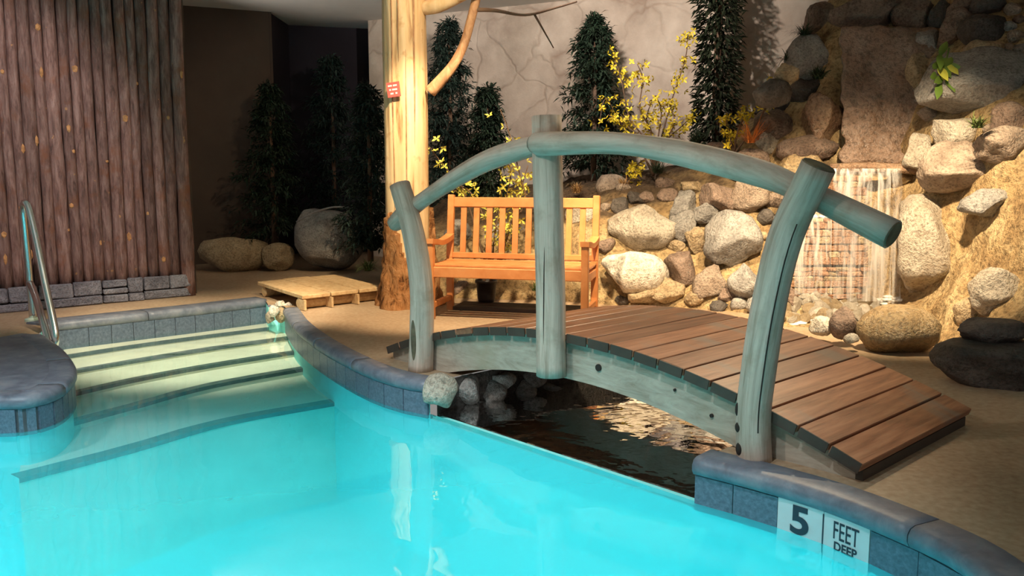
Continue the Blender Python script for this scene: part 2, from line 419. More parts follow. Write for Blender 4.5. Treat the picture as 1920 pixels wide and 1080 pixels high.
def water_mat():
    s = NT('pool_water'); s.n.remove(s.p)
    tc = s.coord('Object', (1.0, 1.0, 1.0))
    n1 = s.noise(tc, 1.5, 2, 0.4, 0.5); n2 = s.noise(tc, 6.0, 1, 0.4)
    ad = s.node('ShaderNodeMath', operation='MULTIPLY_ADD'); ad.inputs[1].default_value = 0.12
    s.link(n2, ad.inputs[0]); s.link(n1, ad.inputs[2])
    b = s.node('ShaderNodeBump'); b.inputs['Strength'].default_value = 0.18; b.inputs['Distance'].default_value = 0.05
    s.link(ad.outputs[0], b.inputs['Height'])
    fr = s.node('ShaderNodeFresnel'); fr.inputs['IOR'].default_value = 1.5; s.link(b.outputs[0], fr.inputs['Normal'])
    tr = s.node('ShaderNodeBsdfTransparent'); tr.inputs[0].default_value = (0.97, 1, 1, 1)
    gl = s.node('ShaderNodeBsdfGlossy'); gl.inputs['Roughness'].default_value = 0.0; s.link(b.outputs[0], gl.inputs['Normal'])
    mx = s.node('ShaderNodeMixShader'); s.link(fr.outputs[0], mx.inputs[0]); s.link(tr.outputs[0], mx.inputs[1]); s.link(gl.outputs[0], mx.inputs[2])
    s.link(mx.outputs[0], s.out.inputs['Surface'])
    mk = s.node('ShaderNodeBsdfDiffuse'); mk.inputs[0].default_value = (0.10, 0.80, 0.86, 1)
    tl2 = s.node('ShaderNodeBsdfTranslucent'); tl2.inputs[0].default_value = (0.10, 0.80, 0.86, 1)
    m1 = s.node('ShaderNodeMixShader'); m1.inputs[0].default_value = 0.4; s.link(mk.outputs[0], m1.inputs[1]); s.link(tl2.outputs[0], m1.inputs[2])
    sx_ = s.node('ShaderNodeSeparateXYZ'); s.link(s.coord('Object'), sx_.inputs[0])
    mr = s.node('ShaderNodeMapRange', interpolation_type='SMOOTHSTEP'); s.link(sx_.outputs['Y'], mr.inputs['Value'])
    mr.inputs['From Min'].default_value = 3.6; mr.inputs['From Max'].default_value = 6.6; mr.inputs['To Min'].default_value = 0.42; mr.inputs['To Max'].default_value = 0.04   # less water above the steps, less haze
    m2 = s.node('ShaderNodeMixShader'); s.link(mr.outputs[0], m2.inputs[0]); s.link(tr.outputs[0], m2.inputs[1]); s.link(m1.outputs[0], m2.inputs[2])
    s.link(m2.outputs[0], mx.inputs[1])
    va = s.node('ShaderNodeVolumeAbsorption'); va.inputs['Color'].default_value = (0.15, 0.93, 0.97, 1); va.inputs['Density'].default_value = 0.36
    s.link(va.outputs[0], s.out.inputs['Volume'])
    return s.m
M['water'] = water_mat()
def pond_mat():
    s = NT('stream_water'); s.n.remove(s.p)
    tc = s.coord('Object'); n1 = s.noise(tc, 2.0, 3, 0.5, 0.6); n2 = s.noise(tc, 9, 2)
    ad = s.node('ShaderNodeMath', operation='MULTIPLY_ADD'); ad.inputs[1].default_value = 0.2
    s.link(n2, ad.inputs[0]); s.link(n1, ad.inputs[2])
    b = s.node('ShaderNodeBump'); b.inputs['Strength'].default_value = 0.22; b.inputs['Distance'].default_value = 0.05
    s.link(ad.outputs[0], b.inputs['Height'])
    fr = s.node('ShaderNodeFresnel'); fr.inputs['IOR'].default_value = 1.33; s.link(b.outputs[0], fr.inputs['Normal'])
    tr = s.node('ShaderNodeBsdfTransparent'); tr.inputs[0].default_value = (0.93, 0.97, 0.93, 1)
    gl = s.node('ShaderNodeBsdfGlossy'); gl.inputs['Roughness'].default_value = 0.0; s.link(b.outputs[0], gl.inputs['Normal'])
    mx = s.node('ShaderNodeMixShader'); s.link(fr.outputs[0], mx.inputs[0]); s.link(tr.outputs[0], mx.inputs[1]); s.link(gl.outputs[0], mx.inputs[2])
    s.link(mx.outputs[0], s.out.inputs['Surface']); return s.m
M['pond'] = pond_mat()
def fall_mat():
    s = NT('falling_water'); s.n.remove(s.p)
    v = s.coord('Object', (22, 22, 1.0)); n = s.noise(v, 1.0, 4, 0.6, 0.3)
    f = s.ramp(n, [(0.42, (0.06,) * 3), (0.70, (0.62,) * 3)])
    tr = s.node('ShaderNodeBsdfTransparent'); df = s.node('ShaderNodeBsdfDiffuse'); df.inputs[0].default_value = (0.85, 0.84, 0.82, 1)
    gl = s.node('ShaderNodeBsdfGlossy'); gl.inputs['Roughness'].default_value = 0.15
    m0 = s.node('ShaderNodeMixShader'); m0.inputs[0].default_value = 0.25; s.link(df.outputs[0], m0.inputs[1]); s.link(gl.outputs[0], m0.inputs[2])
    mx = s.node('ShaderNodeMixShader'); s.link(f, mx.inputs[0]); s.link(tr.outputs[0], mx.inputs[1]); s.link(m0.outputs[0], mx.inputs[2])
    s.link(mx.outputs[0], s.out.inputs['Surface']); return s.m
M['fall'] = fall_mat()
M['foam'] = NT('foam').base((0.82, 0.80, 0.76), 0.6, 0.5)

# ------------------------------------------------------------------ pool and deck outline
WZ = -0.185                                      # water level
def px(l, z=0.0): return [at(u, v, z) for u, v in l]
pen = catmull([Vector((-6.2, 3.9, 0)), Vector((-4.4, 4.32, 0)), Vector((-3.5, 4.5, 0))] + px([(0, 747), (60, 743), (105, 728), (130, 704), (128, 682), (108, 656), (72, 630)]), 6)
far = px([(80, 611), (108, 606), (240, 592), (370, 578), (498, 563)])
inlet = px([(503, 572), (520, 571), (534, 575)])
curve = catmull(px([(538, 580), (556, 606), (590, 634), (640, 664), (700, 692), (756, 709), (806, 718)]), 6)
nearR = catmull(px([(1306, 862), (1430, 893), (1560, 932), (1700, 987), (1800, 1034), (1880, 1090)]) + [Vector((1.52, 1.9, 0)), Vector((1.35, 1.2, 0)), Vector((0.9, 0.9, 0))], 6)
back = [Vector((-1, 0.86, 0)), Vector((-5.6, 0.86, 0)), Vector((-6.2, 1.4, 0))]
AB, UB = R(43.7), None
U = Vector((-math.sin(AB), math.cos(AB), 0)); W = Vector((math.cos(AB), math.sin(AB), 0))
gapL, gapR = curve[-1].copy(), nearR[0].copy()
chanL = [gapL + W * 0.25 + U * 0.02, gapL + W * 0.9 + U * 0.02, gapL + W * 1.75 - U * 0.15]
chanR = [gapR + W * 1.75 + U * 0.1, gapR + W * 1.0, gapR + W * 0.2]
hole = pen + far + inlet + curve + chanL + chanR + nearR + back
outer = [Vector(p) for p in ((-9, -3, 0), (9, -3, 0), (9, 13.5, 0), (-9, 13.5, 0))]
allp = outer + hole
tris = tessellate_polygon([outer, hole])
fl = py_obj('floor', allp, [tuple(t) for t in tris], M['floor'])
bm = bmesh.new(); bm.from_mesh(fl.data); bmesh.ops.recalc_face_normals(bm, faces=bm.faces)
if sum(f.normal.z for f in bm.faces) < 0: bmesh.ops.reverse_faces(bm, faces=bm.faces)
bm.to_mesh(fl.data); bm.free()
tag(fl, 'tan stained concrete pool deck around the turquoise pool', 'floor', kind='structure')

# pool basin: walls under the outline and the bottom
PB = -1.05
poolpoly = pen + far + inlet + curve + nearR + back
vs, fs = [], []
n = len(poolpoly)
ig = len(pen) + len(far) + len(inlet) + len(curve) - 1      # the wall segment across the stream mouth
for i, p in enumerate(poolpoly):
    vs.append(Vector((p.x, p.y, -0.02))); vs.append(Vector((p.x, p.y, PB)))
for i in range(n):
    j = (i + 1) % n
    if i == ig: continue
    fs.append((2 * i, 2 * j, 2 * j + 1, 2 * i + 1))
fs.append(tuple(2 * i + 1 for i in range(n)))
k = len(vs)
a, b = gapL, gapR; t = W * 0.09
sub = WZ - 0.025
vs += [Vector((a.x, a.y, sub)), Vector((b.x, b.y, sub)), Vector((b.x, b.y, PB)), Vector((a.x, a.y, PB)),
       Vector((a.x + t.x, a.y + t.y, sub)), Vector((b.x + t.x, b.y + t.y, sub)), Vector((a.x + t.x, a.y + t.y, PB)), Vector((b.x + t.x, b.y + t.y, PB))]
fs += [(k, k + 1, k + 2, k + 3), (k, k + 4, k + 5, k + 1), (k + 4, k + 6, k + 7, k + 5)]
basin = py_obj('pool_basin', vs, fs, M['plaster'])
tag(basin, 'pale plastered basin of the turquoise swimming pool', 'pool', kind='structure')

# steps at the far end (the depths are those seen through the surface)
steps = [([(95, 672), (250, 648), (400, 628), (560, 608)], -0.212), ([(105, 701), (250, 676), (400, 652), (560, 630)], -0.242),
         ([(110, 744), (250, 712), (400, 684), (590, 654)], -0.278), ([(115, 798), (250, 762), (400, 722), (610, 684)], -0.32),
         ([(35, 898), (250, 842), (430, 791), (640, 753)], -0.37)]
bk = [at(60, 595), at(560, 540)]
for i, (l, z) in enumerate(steps):
    fr = catmull(px(l, z), 5)
    tp = fr + [Vector((bk[1].x, bk[1].y, z)), Vector((bk[0].x, bk[0].y, z))]
    m = len(tp); vs = tp + [Vector((p.x, p.y, PB)) for p in tp]
    fs = [tuple(range(m))] + [(q, (q + 1) % m, (q + 1) % m + m, q + m) for q in range(m)]
    st = py_obj('pool_step', vs, fs, M['step'], basin)
    vs, fs = [], []
    wd = (0.030, 0.042, 0.055, 0.072, 0.095)[i]
    for q, p in enumerate(fr):
        tgt = (fr[min(q + 1, len(fr) - 1)] - fr[max(q - 1, 0)]).normalized(); nn = Vector((-tgt.y, tgt.x, 0))
        e = noise.noise(p * 9) * 0.008
        vs += [p + nn * (wd + e) + Vector((0, 0, .004)), p - nn * 0.006 + Vector((0, 0, .004)), p - nn * 0.006 + Vector((0, 0, -.022))]
    for q in range(len(fr) - 1):
        fs += [(3 * q, 3 * q + 1, 3 * q + 4, 3 * q + 3), (3 * q + 1, 3 * q + 2, 3 * q + 5, 3 * q + 4)]
    py_obj('nosing_tile', vs, fs, M['mosaic'], st)

# water body: closed, its sides run inside the walls
wp = []
cx = sum(p.x for p in poolpoly) / n; cy = sum(p.y for p in poolpoly) / n
def offs(poly, d):
    out = []
    m = len(poly)
    for i in range(m):
        t = (poly[(i + 1) % m] - poly[i - 1]); t.z = 0
        t = t.normalized() if t.length > 1e-6 else Vector((1, 0, 0))
        out.append(poly[i] + Vector((-t.y, t.x, 0)) * d)
    return out
area = sum(poolpoly[i].x * poolpoly[(i + 1) % n].y - poolpoly[(i + 1) % n].x * poolpoly[i].y for i in range(n))
wpoly = offs(poolpoly, -0.01 if area > 0 else 0.01)
vs = [Vector((p.x, p.y, WZ)) for p in wpoly] + [Vector((p.x, p.y, PB - 0.03)) for p in wpoly]
tt = tessellate_polygon([[Vector((p.x, p.y, 0)) for p in wpoly]])
fs = [tuple(t) for t in tt] + [tuple(x + n for x in t)[::-1] for t in tt] + [(i, i + n, (i + 1) % n + n, (i + 1) % n) for i in range(n)]
bm = bmesh.new()
bv = [bm.verts.new(v) for v in vs]
for f in fs: bm.faces.new([bv[i] for i in f])
wo = mesh_obj('pool_water', bm, M['water'])
tag(wo, 'clear turquoise pool water with soft reflections', 'water', kind='stuff')

# stream under the bridge: bed, side walls, water
cp = [gapL + W * 0.05] + chanL + chanR + [gapR + W * 0.05]
m = len(cp)
vs = [Vector((p.x, p.y, -0.36)) for p in cp] + [Vector((p.x, p.y, -0.005)) for p in cp]
fs = [tuple(t) for t in tessellate_polygon([[Vector((p.x, p.y, 0)) for p in cp]])] + [(i, i + 1, i + 1 + m, i + m) for i in range(m - 1)]
bed = py_obj('stream_bed', vs, fs, RK['dark']); tag(bed, 'dark stony bed of the stream under the bridge', 'stream bed', kind='structure')
vs = [Vector((p.x, p.y, WZ + 0.0)) for p in cp]
sw = py_obj('stream_water', vs, [tuple(t) for t in tessellate_polygon([[Vector((p.x, p.y, 0)) for p in cp]])], M['pond'])
tag(sw, 'dark shallow stream water under the footbridge', 'water', kind='stuff')

# ------------------------------------------------------------------ coping and waterline tiles
def resample(line, step):
    L = [0.0]
    for i in range(1, len(line)): L.append(L[-1] + (line[i] - line[i - 1]).length)
    cnt = max(1, int(round(L[-1] / step))); out = []
    for k in range(cnt + 1):
        d = L[-1] * k / cnt; i = 1
        while i < len(L) - 1 and L[i] < d: i += 1
        f = (d - L[i - 1]) / max(1e-9, L[i] - L[i - 1]); out.append(line[i - 1].lerp(line[i], min(1, max(0, f))))
    return out
def coping(line, width, name, label, seg=0.62, over=0.035, th=0.060):
    # the pool lies on the right-hand side of the line's direction
    par = empty(name, line[0]); tag(par, label, 'pool edge', kind='structure')
    pts = resample(line, 0.055)
    nor = []
    for i in range(len(pts)):
        t = (pts[min(i + 1, len(pts) - 1)] - pts[max(i - 1, 0)]).normalized(); nor.append(Vector((t.y, -t.x, 0)))
    prof = [(-width, 0.004), (-width + 0.01, 0.016), (over - 0.035, 0.016), (over - 0.012, 0.008), (over, -0.012), (over, -th + 0.024), (over - 0.012, -th + 0.004), (over - 0.03, -th), (-0.02, -th)]
    per = max(2, int(round(seg / 0.055))); i = 0
    while i < len(pts) - 1:
        j = min(len(pts) - 1, i + per)
        if len(pts) - 1 - j < per * 0.5: j = len(pts) - 1
        vs, fs = [], []
        ids = list(range(i, j + 1)); k = len(prof)
        for q in ids:
            p = pts[q].copy()
            if q == i and i > 0: p = p.lerp(pts[q + 1], 0.04)
            if q == j and j < len(pts) - 1: p = p.lerp(pts[q - 1], 0.04)
            for (d, z) in prof: vs.append(p + nor[q] * d + Vector((0, 0, z)) - pts[i])
        for a in range(len(ids) - 1):
            for b in range(k - 1): fs.append((a * k + b, a * k + b + 1, (a + 1) * k + b + 1, (a + 1) * k + b))
        fs.append(tuple(range(k))); fs.append(tuple(range((len(ids) - 1) * k, len(ids) * k))[::-1])
        bm = bmesh.new(); bv = [bm.verts.new(v) for v in vs]
        for f in fs: bm.faces.new([bv[x] for x in f])
        o = mesh_obj('coping_stone', bm, M['coping'], par, smooth=False, loc=pts[i] - line[0])
        for p in o.data.polygons: p.use_smooth = len(p.vertices) == 4
        i = j
    return par
TB = None
def tiles(line, par, origin, w=0.18, h=0.21, skip=()):
    global TB
    pts = resample(line, w); out = []
    gl = resample(line, 0.04); g2 = []
    for i in range(len(gl)):
        t = (gl[min(i + 1, len(gl) - 1)] - gl[max(i - 1, 0)]).normalized(); g2.append(gl[i] + Vector((t.y, -t.x, 0)) * 0.0105)
    grout(g2, par, origin, h)
    if TB is None:
        bm = bmesh.new(); add_box(bm, (0, 0, 0), (1, 0.012, 1), None, 0.0)
        TB = bpy.data.meshes.new('tile'); bm.to_mesh(TB); bm.free(); TB.materials.append(M['tile'])
    for i in range(len(pts) - 1):
        if i in skip: out.append((pts[i], pts[i + 1])); continue
        a, b = pts[i], pts[i + 1]; c = (a + b) / 2; d = b - a
        nn = Vector((d.y, -d.x, 0)).normalized()
        share(TB, 'tile', par, c + nn * 0.016 + Vector((0, 0, -0.059 - h / 2)) - origin, (0, 0, math.atan2(d.y, d.x)), (d.length - 0.005, 1, h))
    return out
def grout(line, par, origin, h):
    vs, fs = [], []
    for p in line: vs += [p + Vector((0, 0, -0.05)) - origin, p + Vector((0, 0, -0.058 - h)) - origin]
    for i in range(len(line) - 1): fs.append((2 * i, 2 * i + 2, 2 * i + 3, 2 * i + 1))
    py_obj('grout', vs, fs, M['grout'], par)

penv = pen[10:]
c1 = coping(penv, 0.12, 'trim_1', 'dark slate coping around the rounded deck nose beside the steel handrail', 0.7)
tiles(penv, c1, penv[0], 0.095, 0.145)
c2 = coping(far, 0.19, 'trim_2', 'straight grey coping behind the pool steps', 0.8)
tiles(far, c2, far[0], 0.17, 0.20)
c3 = coping(curve, 0.10, 'trim_3', 'curved grey coping from the wooden step to the footbridge', 0.75)
tiles(curve, c3, curve[0], 0.18, 0.145)
c4 = coping(nearR, 0.13, 'trim_4', 'blue grey coping curving past the depth marker', 0.95)
# nose slab behind the coping
nose = [p + Vector((0, 0, 0.012)) for p in pen[12:]] + [at(40, 625, .012), at(-160, 660, .012)]
ns = py_obj('trim_5', nose, [tuple(t) for t in tessellate_polygon([[Vector((p.x, p.y, 0)) for p in nose]])], M['coping'])
tag(ns, 'dark slate paving of the rounded deck nose at the left edge', 'paving', kind='structure')

# near tiles with the depth marker
D0, D1, D2 = at(1462, 925, -.07), at(1548, 951, -.07), at(1637, 978, -.07)
best = min(range(len(nearR)), key=lambda i: (nearR[i] - Vector((D0.x, D0.y, 0))).length)
Lacc = [0.0]
for i in range(1, len(nearR)): Lacc.append(Lacc[-1] + (nearR[i] - nearR[i - 1]).length)
def along(d):
    i = 1
    while i < len(Lacc) - 1 and Lacc[i] < d: i += 1
    return nearR[i - 1].lerp(nearR[i], (d - Lacc[i - 1]) / (Lacc[i] - Lacc[i - 1]))
def dist_of(p): 
    bd, bl = 9, 0
    for k in range(1200):
        s_ = Lacc[-1] * k / 1200
        # compare by viewing direction
        q = along(s_); e = abs(q.x / q.y - p.x / p.y)
        if e < bd: bd, bl = e, s_
    return bl
dm = [dist_of(D0), dist_of(D1), dist_of(D2)]
wt = (dm[2] - dm[0]) / 2
marks = []
s0 = dm[0] - wt * 2
edges = [s0 + wt * i for i in range(0, 14)]
for i in range(len(edges) - 1):
    if edges[i] < -0.05: edges[i] = 0.0
    a, b = along(max(0, edges[i])), along(edges[i + 1]); c = (a + b) / 2; d = b - a
    nn = Vector((d.y, -d.x, 0)).normalized(); rz = math.atan2(d.y, d.x)
    if i in (2, 3):
        o = box_obj('depth_tile', c + nn * 0.008 + Vector((0, 0, -0.059 - 0.085)) - nearR[0], (d.length - 0.004, 0.012, 0.17), M['marker'], c4, (0, 0, rz))
        o['label'] = 'white tile printed with a black 5' if i == 2 else 'white tile printed FEET DEEP'
        marks.append((o, d.length))
    else:
        share(TB, 'tile', c4, c + nn * 0.006 + Vector((0, 0, -0.059 - 0.08)) - nearR[0], (0, 0, rz), (d.length - 0.005, 1, 0.15))
def text(body, size, loc, par, name, m, sx=1.0, off=0.0):
    cu = bpy.data.curves.new('txt', 'FONT'); cu.body = body; cu.size = size; cu.align_x = 'CENTER'; cu.align_y = 'CENTER'; cu.extrude = 0.0008; cu.offset = off
    to = bpy.data.objects.new('txt', cu); COL.objects.link(to)
    dg = bpy.context.evaluated_depsgraph_get(); me = bpy.data.meshes.new_from_object(to.evaluated_get(dg))
    bpy.data.objects.remove(to); me.materials.clear(); me.materials.append(m)
    o = bpy.data.objects.new(name, me); COL.objects.link(o); o.parent = par
    o.location = loc; o.rotation_euler = (R(90), 0, 0); o.scale = (sx, 1, 1)
    return o
text('5', 0.152, (0.0, -0.0075, 0.012), marks[0][0], 'digit', M['ink'], 1.15, 0.004)
box_obj('divider_line', (marks[0][1] / 2 - 0.002, -0.0072, 0.0), (0.005, 0.002, 0.15), M['ink'], marks[0][0])
text('FEET', 0.098, (0, -0.0075, 0.028), marks[1][0], 'lettering', M['ink'], 0.55)
text('DEEP', 0.046, (0, -0.0075, -0.030), marks[1][0], 'lettering', M['ink'], 0.95, 0.001)
# broken grey end of the coping beside the stream
# ------------------------------------------------------------------ walls and ceiling
CH = 3.2
def wall(name, pts, z0, z1, m, label, nx=1):
    vs, fs = [], []
    for p in pts: vs += [Vector((p[0], p[1], z0)), Vector((p[0], p[1], z1))]
    for i in range(len(pts) - 1): fs.append((2 * i, 2 * i + 2, 2 * i + 3, 2 * i + 1))
    o = py_obj(name, vs, fs, m); sol = o.modifiers.new('solid', 'SOLIDIFY'); sol.thickness = 0.08; sol.offset = 0
    return tag(o, label, 'wall', kind='structure')
WB0, WB1 = Vector((-1.93, 12.25)), Vector((7.4, 7.15))
wall('wall_right', [WB0, WB1], 0, CH, M['stucco'], 'beige stucco wall with traced stone outlines behind the rockery')
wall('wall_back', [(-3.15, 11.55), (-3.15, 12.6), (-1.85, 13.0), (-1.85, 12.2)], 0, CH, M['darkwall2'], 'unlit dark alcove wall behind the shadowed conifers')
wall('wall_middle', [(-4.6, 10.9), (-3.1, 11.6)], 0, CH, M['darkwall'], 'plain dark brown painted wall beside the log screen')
wall('wall_side', [(7.4, 7.15), (8.0, 2.0)], 0, CH, M['stucco'], 'beige stucco wall to the right of the waterfall')
ce = py_obj('ceiling', [(-9, 1.5, CH), (9, 1.5, CH), (9, 13.5, CH), (-9, 13.5, CH)], [(0, 3, 2, 1)], M['ceiling'])
tag(ce, 'pale plaster ceiling', 'ceiling', kind='structure')

# ------------------------------------------------------------------ log screen on the left with stone veneer
random.seed(4)
A0, A1 = at(-330, 617), at(373, 551)
wd = (A1 - A0); wl = wd.length; wn = wd.normalized(); wf = Vector((wn.y, -wn.x, 0))     # wf points at the pool
scr = wall('wall_left', [(A0 - wf * 0.09).xy, (A1 - wf * 0.09).xy], 0, CH, M['darkwall'], 'log clad screen wall of upright bark covered poles over a stone plinth')
d = 0.0; i = 0
while d < wl - 0.02:
    r = random.uniform(0.042, 0.060)
    last = d + 2 * r > wl - 0.10
    if last: r = 0.058
    p = A0 + wn * (d + r); zb = 0.0 if last else 0.19
    pts = []; rr = []
    for k in range(15):
        z = zb + (CH - zb) * k / 14
        pts.append(Vector((noise.noise(Vector((i * 7.1, z * 0.9, 0))) * 0.012, noise.noise(Vector((i * 3.3, z * 0.9, 5))) * 0.012 - 0.0, z)))
        rr.append(r * (1.06 - 0.1 * k / 14) * (1 + 0.10 * noise.noise(Vector((i * 5.7, z * 2.3, 9)))))
    lg = tube_obj('log', pts, rr, M['bark'], scr, 9, 0.16, i)
    lg.location = p + wf * (random.uniform(-0.01, 0.012) + (0.03 if last else 0))
    for k in range(random.choice((1, 1, 2, 2, 3))):
        z = random.uniform(0.35, 2.9); bm = bmesh.new()
        bmesh.ops.create_icosphere(bm, subdivisions=1, radius=1)
        a = random.uniform(-0.9, 0.9); dirv = wf * math.cos(a) + wn * math.sin(a)
        bmesh.ops.transform(bm, matrix=Matrix.Translation(dirv * r * 0.92 + Vector((0, 0, z))) @ Matrix.Rotation(math.atan2(dirv.y, dirv.x), 4, 'Z') @ Matrix.Diagonal((0.014, random.uniform(.012, .028), random.uniform(.015, .05), 1)), verts=bm.verts)
        mesh_obj('knot', bm, M['knot'], lg)
    d += 2 * r * 0.97; i += 1
    if last: break
# plinth of stacked stones
def veneer(par, p0, along_, out, length, z0, z1, seed):
    random.seed(seed); x = 0.0
    rz = math.atan2(along_.y, along_.x)
    def stone(xa, xb, a, b):
        w = xb - xa
        bm = bmesh.new(); add_box(bm, (0, 0, 0), (w - 0.010, 0.055, b - a - 0.009), None, 0.009)
        for v in bm.verts:
            v.co.y += noise.noise(v.co * 14 + Vector((xa * 9, a * 40, 0))) * 0.018; v.co.z += noise.noise(v.co * 9 + Vector((xa * 5, a * 31, 3))) * 0.010; v.co.x += noise.noise(v.co * 8 + Vector((xa * 7, a * 21, 5))) * 0.012
        o = mesh_obj('veneer_stone', bm, M['veneer'], par, loc=p0 + along_ * ((xa + xb) / 2) + out * random.uniform(0.04, 0.062) + Vector((0, 0, (a + b) / 2)))
        o.rotation_euler = (0, 0, rz)
    while x < length - 0.01:
        w = min(random.uniform(0.34, 0.62), length - x)
        if length - x - w < 0.2: w = length - x
        k = random.random()
        h1 = lerp(z0, z1, random.uniform(0.34, 0.42)); h2 = lerp(z0, z1, random.uniform(0.62, 0.72)); xm = x + w * random.uniform(0.38, 0.62)
        if k < 0.4: cells = [(x, x + w, z0, h1), (x, xm, h1, z1), (xm, x + w, h1, z1)]
        elif k < 0.75: cells = [(x, xm, z0, h2), (xm, x + w, z0, h1), (xm, x + w, h1, h2), (x, x + w, h2, z1)]
        else: cells = [(x, xm, z0, h1), (xm, x + w, z0, h1), (x, xm, h1, h2), (xm, x + w, h1, z1), (x, xm, h2, z1)]
        for c in cells: stone(*c)
        x += w
veneer(scr, A0 + wf * 0.01, wn, wf, wl - 0.10, 0.0, 0.215, 8)

# ------------------------------------------------------------------ rockery bank
colsv = {
 780: [(565, 8.2), (520, 8.5), (470, 8.9), (430, 9.4), (400, 10.2), (380, 11.2)],
 900: [(572, 8.1), (520, 8.3), (460, 8.5), (410, 9.0), (380, 9.8), (365, 11.0)],
 1060: [(577, 7.95), (500, 8.15), (430, 8.4), (375, 8.9), (350, 9.6), (338, 10.7)],
 1160: [(580, 7.7), (500, 7.9), (430, 8.15), (375, 8.5), (345, 9.2), (330, 10.3)],
 1260: [(585, 7.55), (500, 7.8), (420, 8.1), (360, 8.45), (330, 9.0), (315, 10.1)],
 1360: [(590, 7.4), (500, 7.65), (420, 7.9), (350, 8.2), (290, 8.7), (250, 9.6)],
 1460: [(640, 6.55), (585, 7.25), (520, 7.5), (430, 7.75), (330, 8.0), (240, 8.35), (190, 8.9), (170, 9.6)],
 1560: [(660, 6.1), (600, 6.85), (545, 7.42), (430, 7.55), (335, 7.62), (308, 7.9), (200, 8.1), (60, 8.4), (-20, 8.8)],
 1660: [(680, 5.6), (620, 6.45), (550, 7.3), (430, 7.45), (335, 7.52), (308, 7.8), (200, 8.0), (60, 8.2), (-20, 8.5)],
 1730: [(650, 5.95), (590, 6.6), (520, 6.95), (400, 7.05), (300, 7.25), (200, 7.6), (90, 7.85), (-20, 8.2)],
 1800: [(705, 5.12), (620, 5.85), (520, 6.35), (410, 6.6), (300, 6.85), (200, 7.2), (90, 7.5), (-20, 7.95)],
 1880: [(735, 4.78), (640, 5.4), (520, 5.85), (400, 6.15), (300, 6.4), (200, 6.8), (90, 7.2), (-20, 7.7)],
 1980: [(745, 4.65), (640, 5.1), (520, 5.5), (400, 5.8), (300, 6.05), (200, 6.4), (90, 6.9), (-20, 7.4)],
 2160: [(770, 4.35), (640, 4.8), (520, 5.2), (400, 5.5), (300, 5.8), (200, 6.2), (90, 6.7), (-20, 7.2)],
 2500: [(800, 4.2), (640, 4.7), (520, 5.15), (400, 5.5), (300, 5.9), (200, 6.3), (90, 6.8), (-20, 7.3)],
 3000: [(820, 4.3), (640, 4.8), (560, 5.2), (480, 5.6), (400, 6.0), (340, 6.4), (300, 6.8), (280, 7.2)],
}
NR = 40
grid = []
for u, l in colsv.items():
    pts = [aty(u, v, Y) for v, Y in l]
    pts[0].z = -0.05 if 1400 < u < 1700 else -0.02
    grid.append(resample(catmull(pts, 8), 1e9 if False else 1.0) and None)
    line = catmull(pts, 8); L = [0]
    for i in range(1, len(line)): L.append(L[-1] + (line[i] - line[i - 1]).length)
    row = []
    for k in range(NR):
        dd = L[-1] * k / (NR - 1); i = 1
        while i < len(L) - 1 and L[i] < dd: i += 1
        row.append(line[i - 1].lerp(line[i], (dd - L[i - 1]) / max(1e-9, L[i] - L[i - 1])))
    grid[-1] = row
fine = []
for k in range(NR):
    fine.append(catmull([g[k] for g in grid], 7))
vs, fs = [], []
nc = len(fine[0])
for k in range(NR):
    for j, p in enumerate(fine[k]):
        q = p.copy()
        if k > 0:
            q += Vector((noise.noise(p * 2.3), noise.noise(p * 2.3 + Vector((9, 0, 0))), noise.noise(p * 2.3 + Vector((0, 9, 0))))) * 0.09
            q += Vector((noise.noise(p * 7), noise.noise(p * 7 + Vector((9, 0, 0))), noise.noise(p * 7 + Vector((0, 9, 0))))) * 0.05
        vs.append(q)
for k in range(NR - 1):
    for j in range(nc - 1): fs.append((k * nc + j, k * nc + j + 1, (k + 1) * nc + j + 1, (k + 1) * nc + j))
bank = py_obj('rockery_bank', vs, fs, M['bank'], smooth=True)
tag(bank, 'sandy mortar bank that the rockery stones are bedded in', 'bank', kind='structure')
BVH = BVHTree.FromPolygons(vs, fs)

_rock_cache = {}
def rock_mesh(seed, kind, cuts=7, sub=3, flat=0.0):
    random.seed(seed * 13 + 1)
    bm = bmesh.new(); bmesh.ops.create_icosphere(bm, subdivisions=sub, radius=1.0)
    planes = []
    for _ in range(cuts):
        d = Vector((random.gauss(0, 1), random.gauss(0, 1), random.gauss(0, 1))).normalized(); planes.append((d, random.uniform(0.52, 0.86)))
    for v in bm.verts:
        p = v.co.copy()
        for d, h in planes:
            e = p.dot(d) - h
            if e > 0: p -= d * e * 0.96
        p *= 1 + 0.12 * noise.noise(p * 1.6 + Vector((seed, 0, 0))) + 0.07 * noise.noise(p * 3.7 + Vector((0, seed, 0))) + 0.03 * noise.noise(p * 9 + Vector((0, 0, seed)))
        v.co = p
    mx = [max(abs(v.co[i]) for v in bm.verts) for i in range(3)]
    for v in bm.verts: v.co = Vector((v.co[i] / mx[i] for i in range(3)))
    return bm
RN = [0]
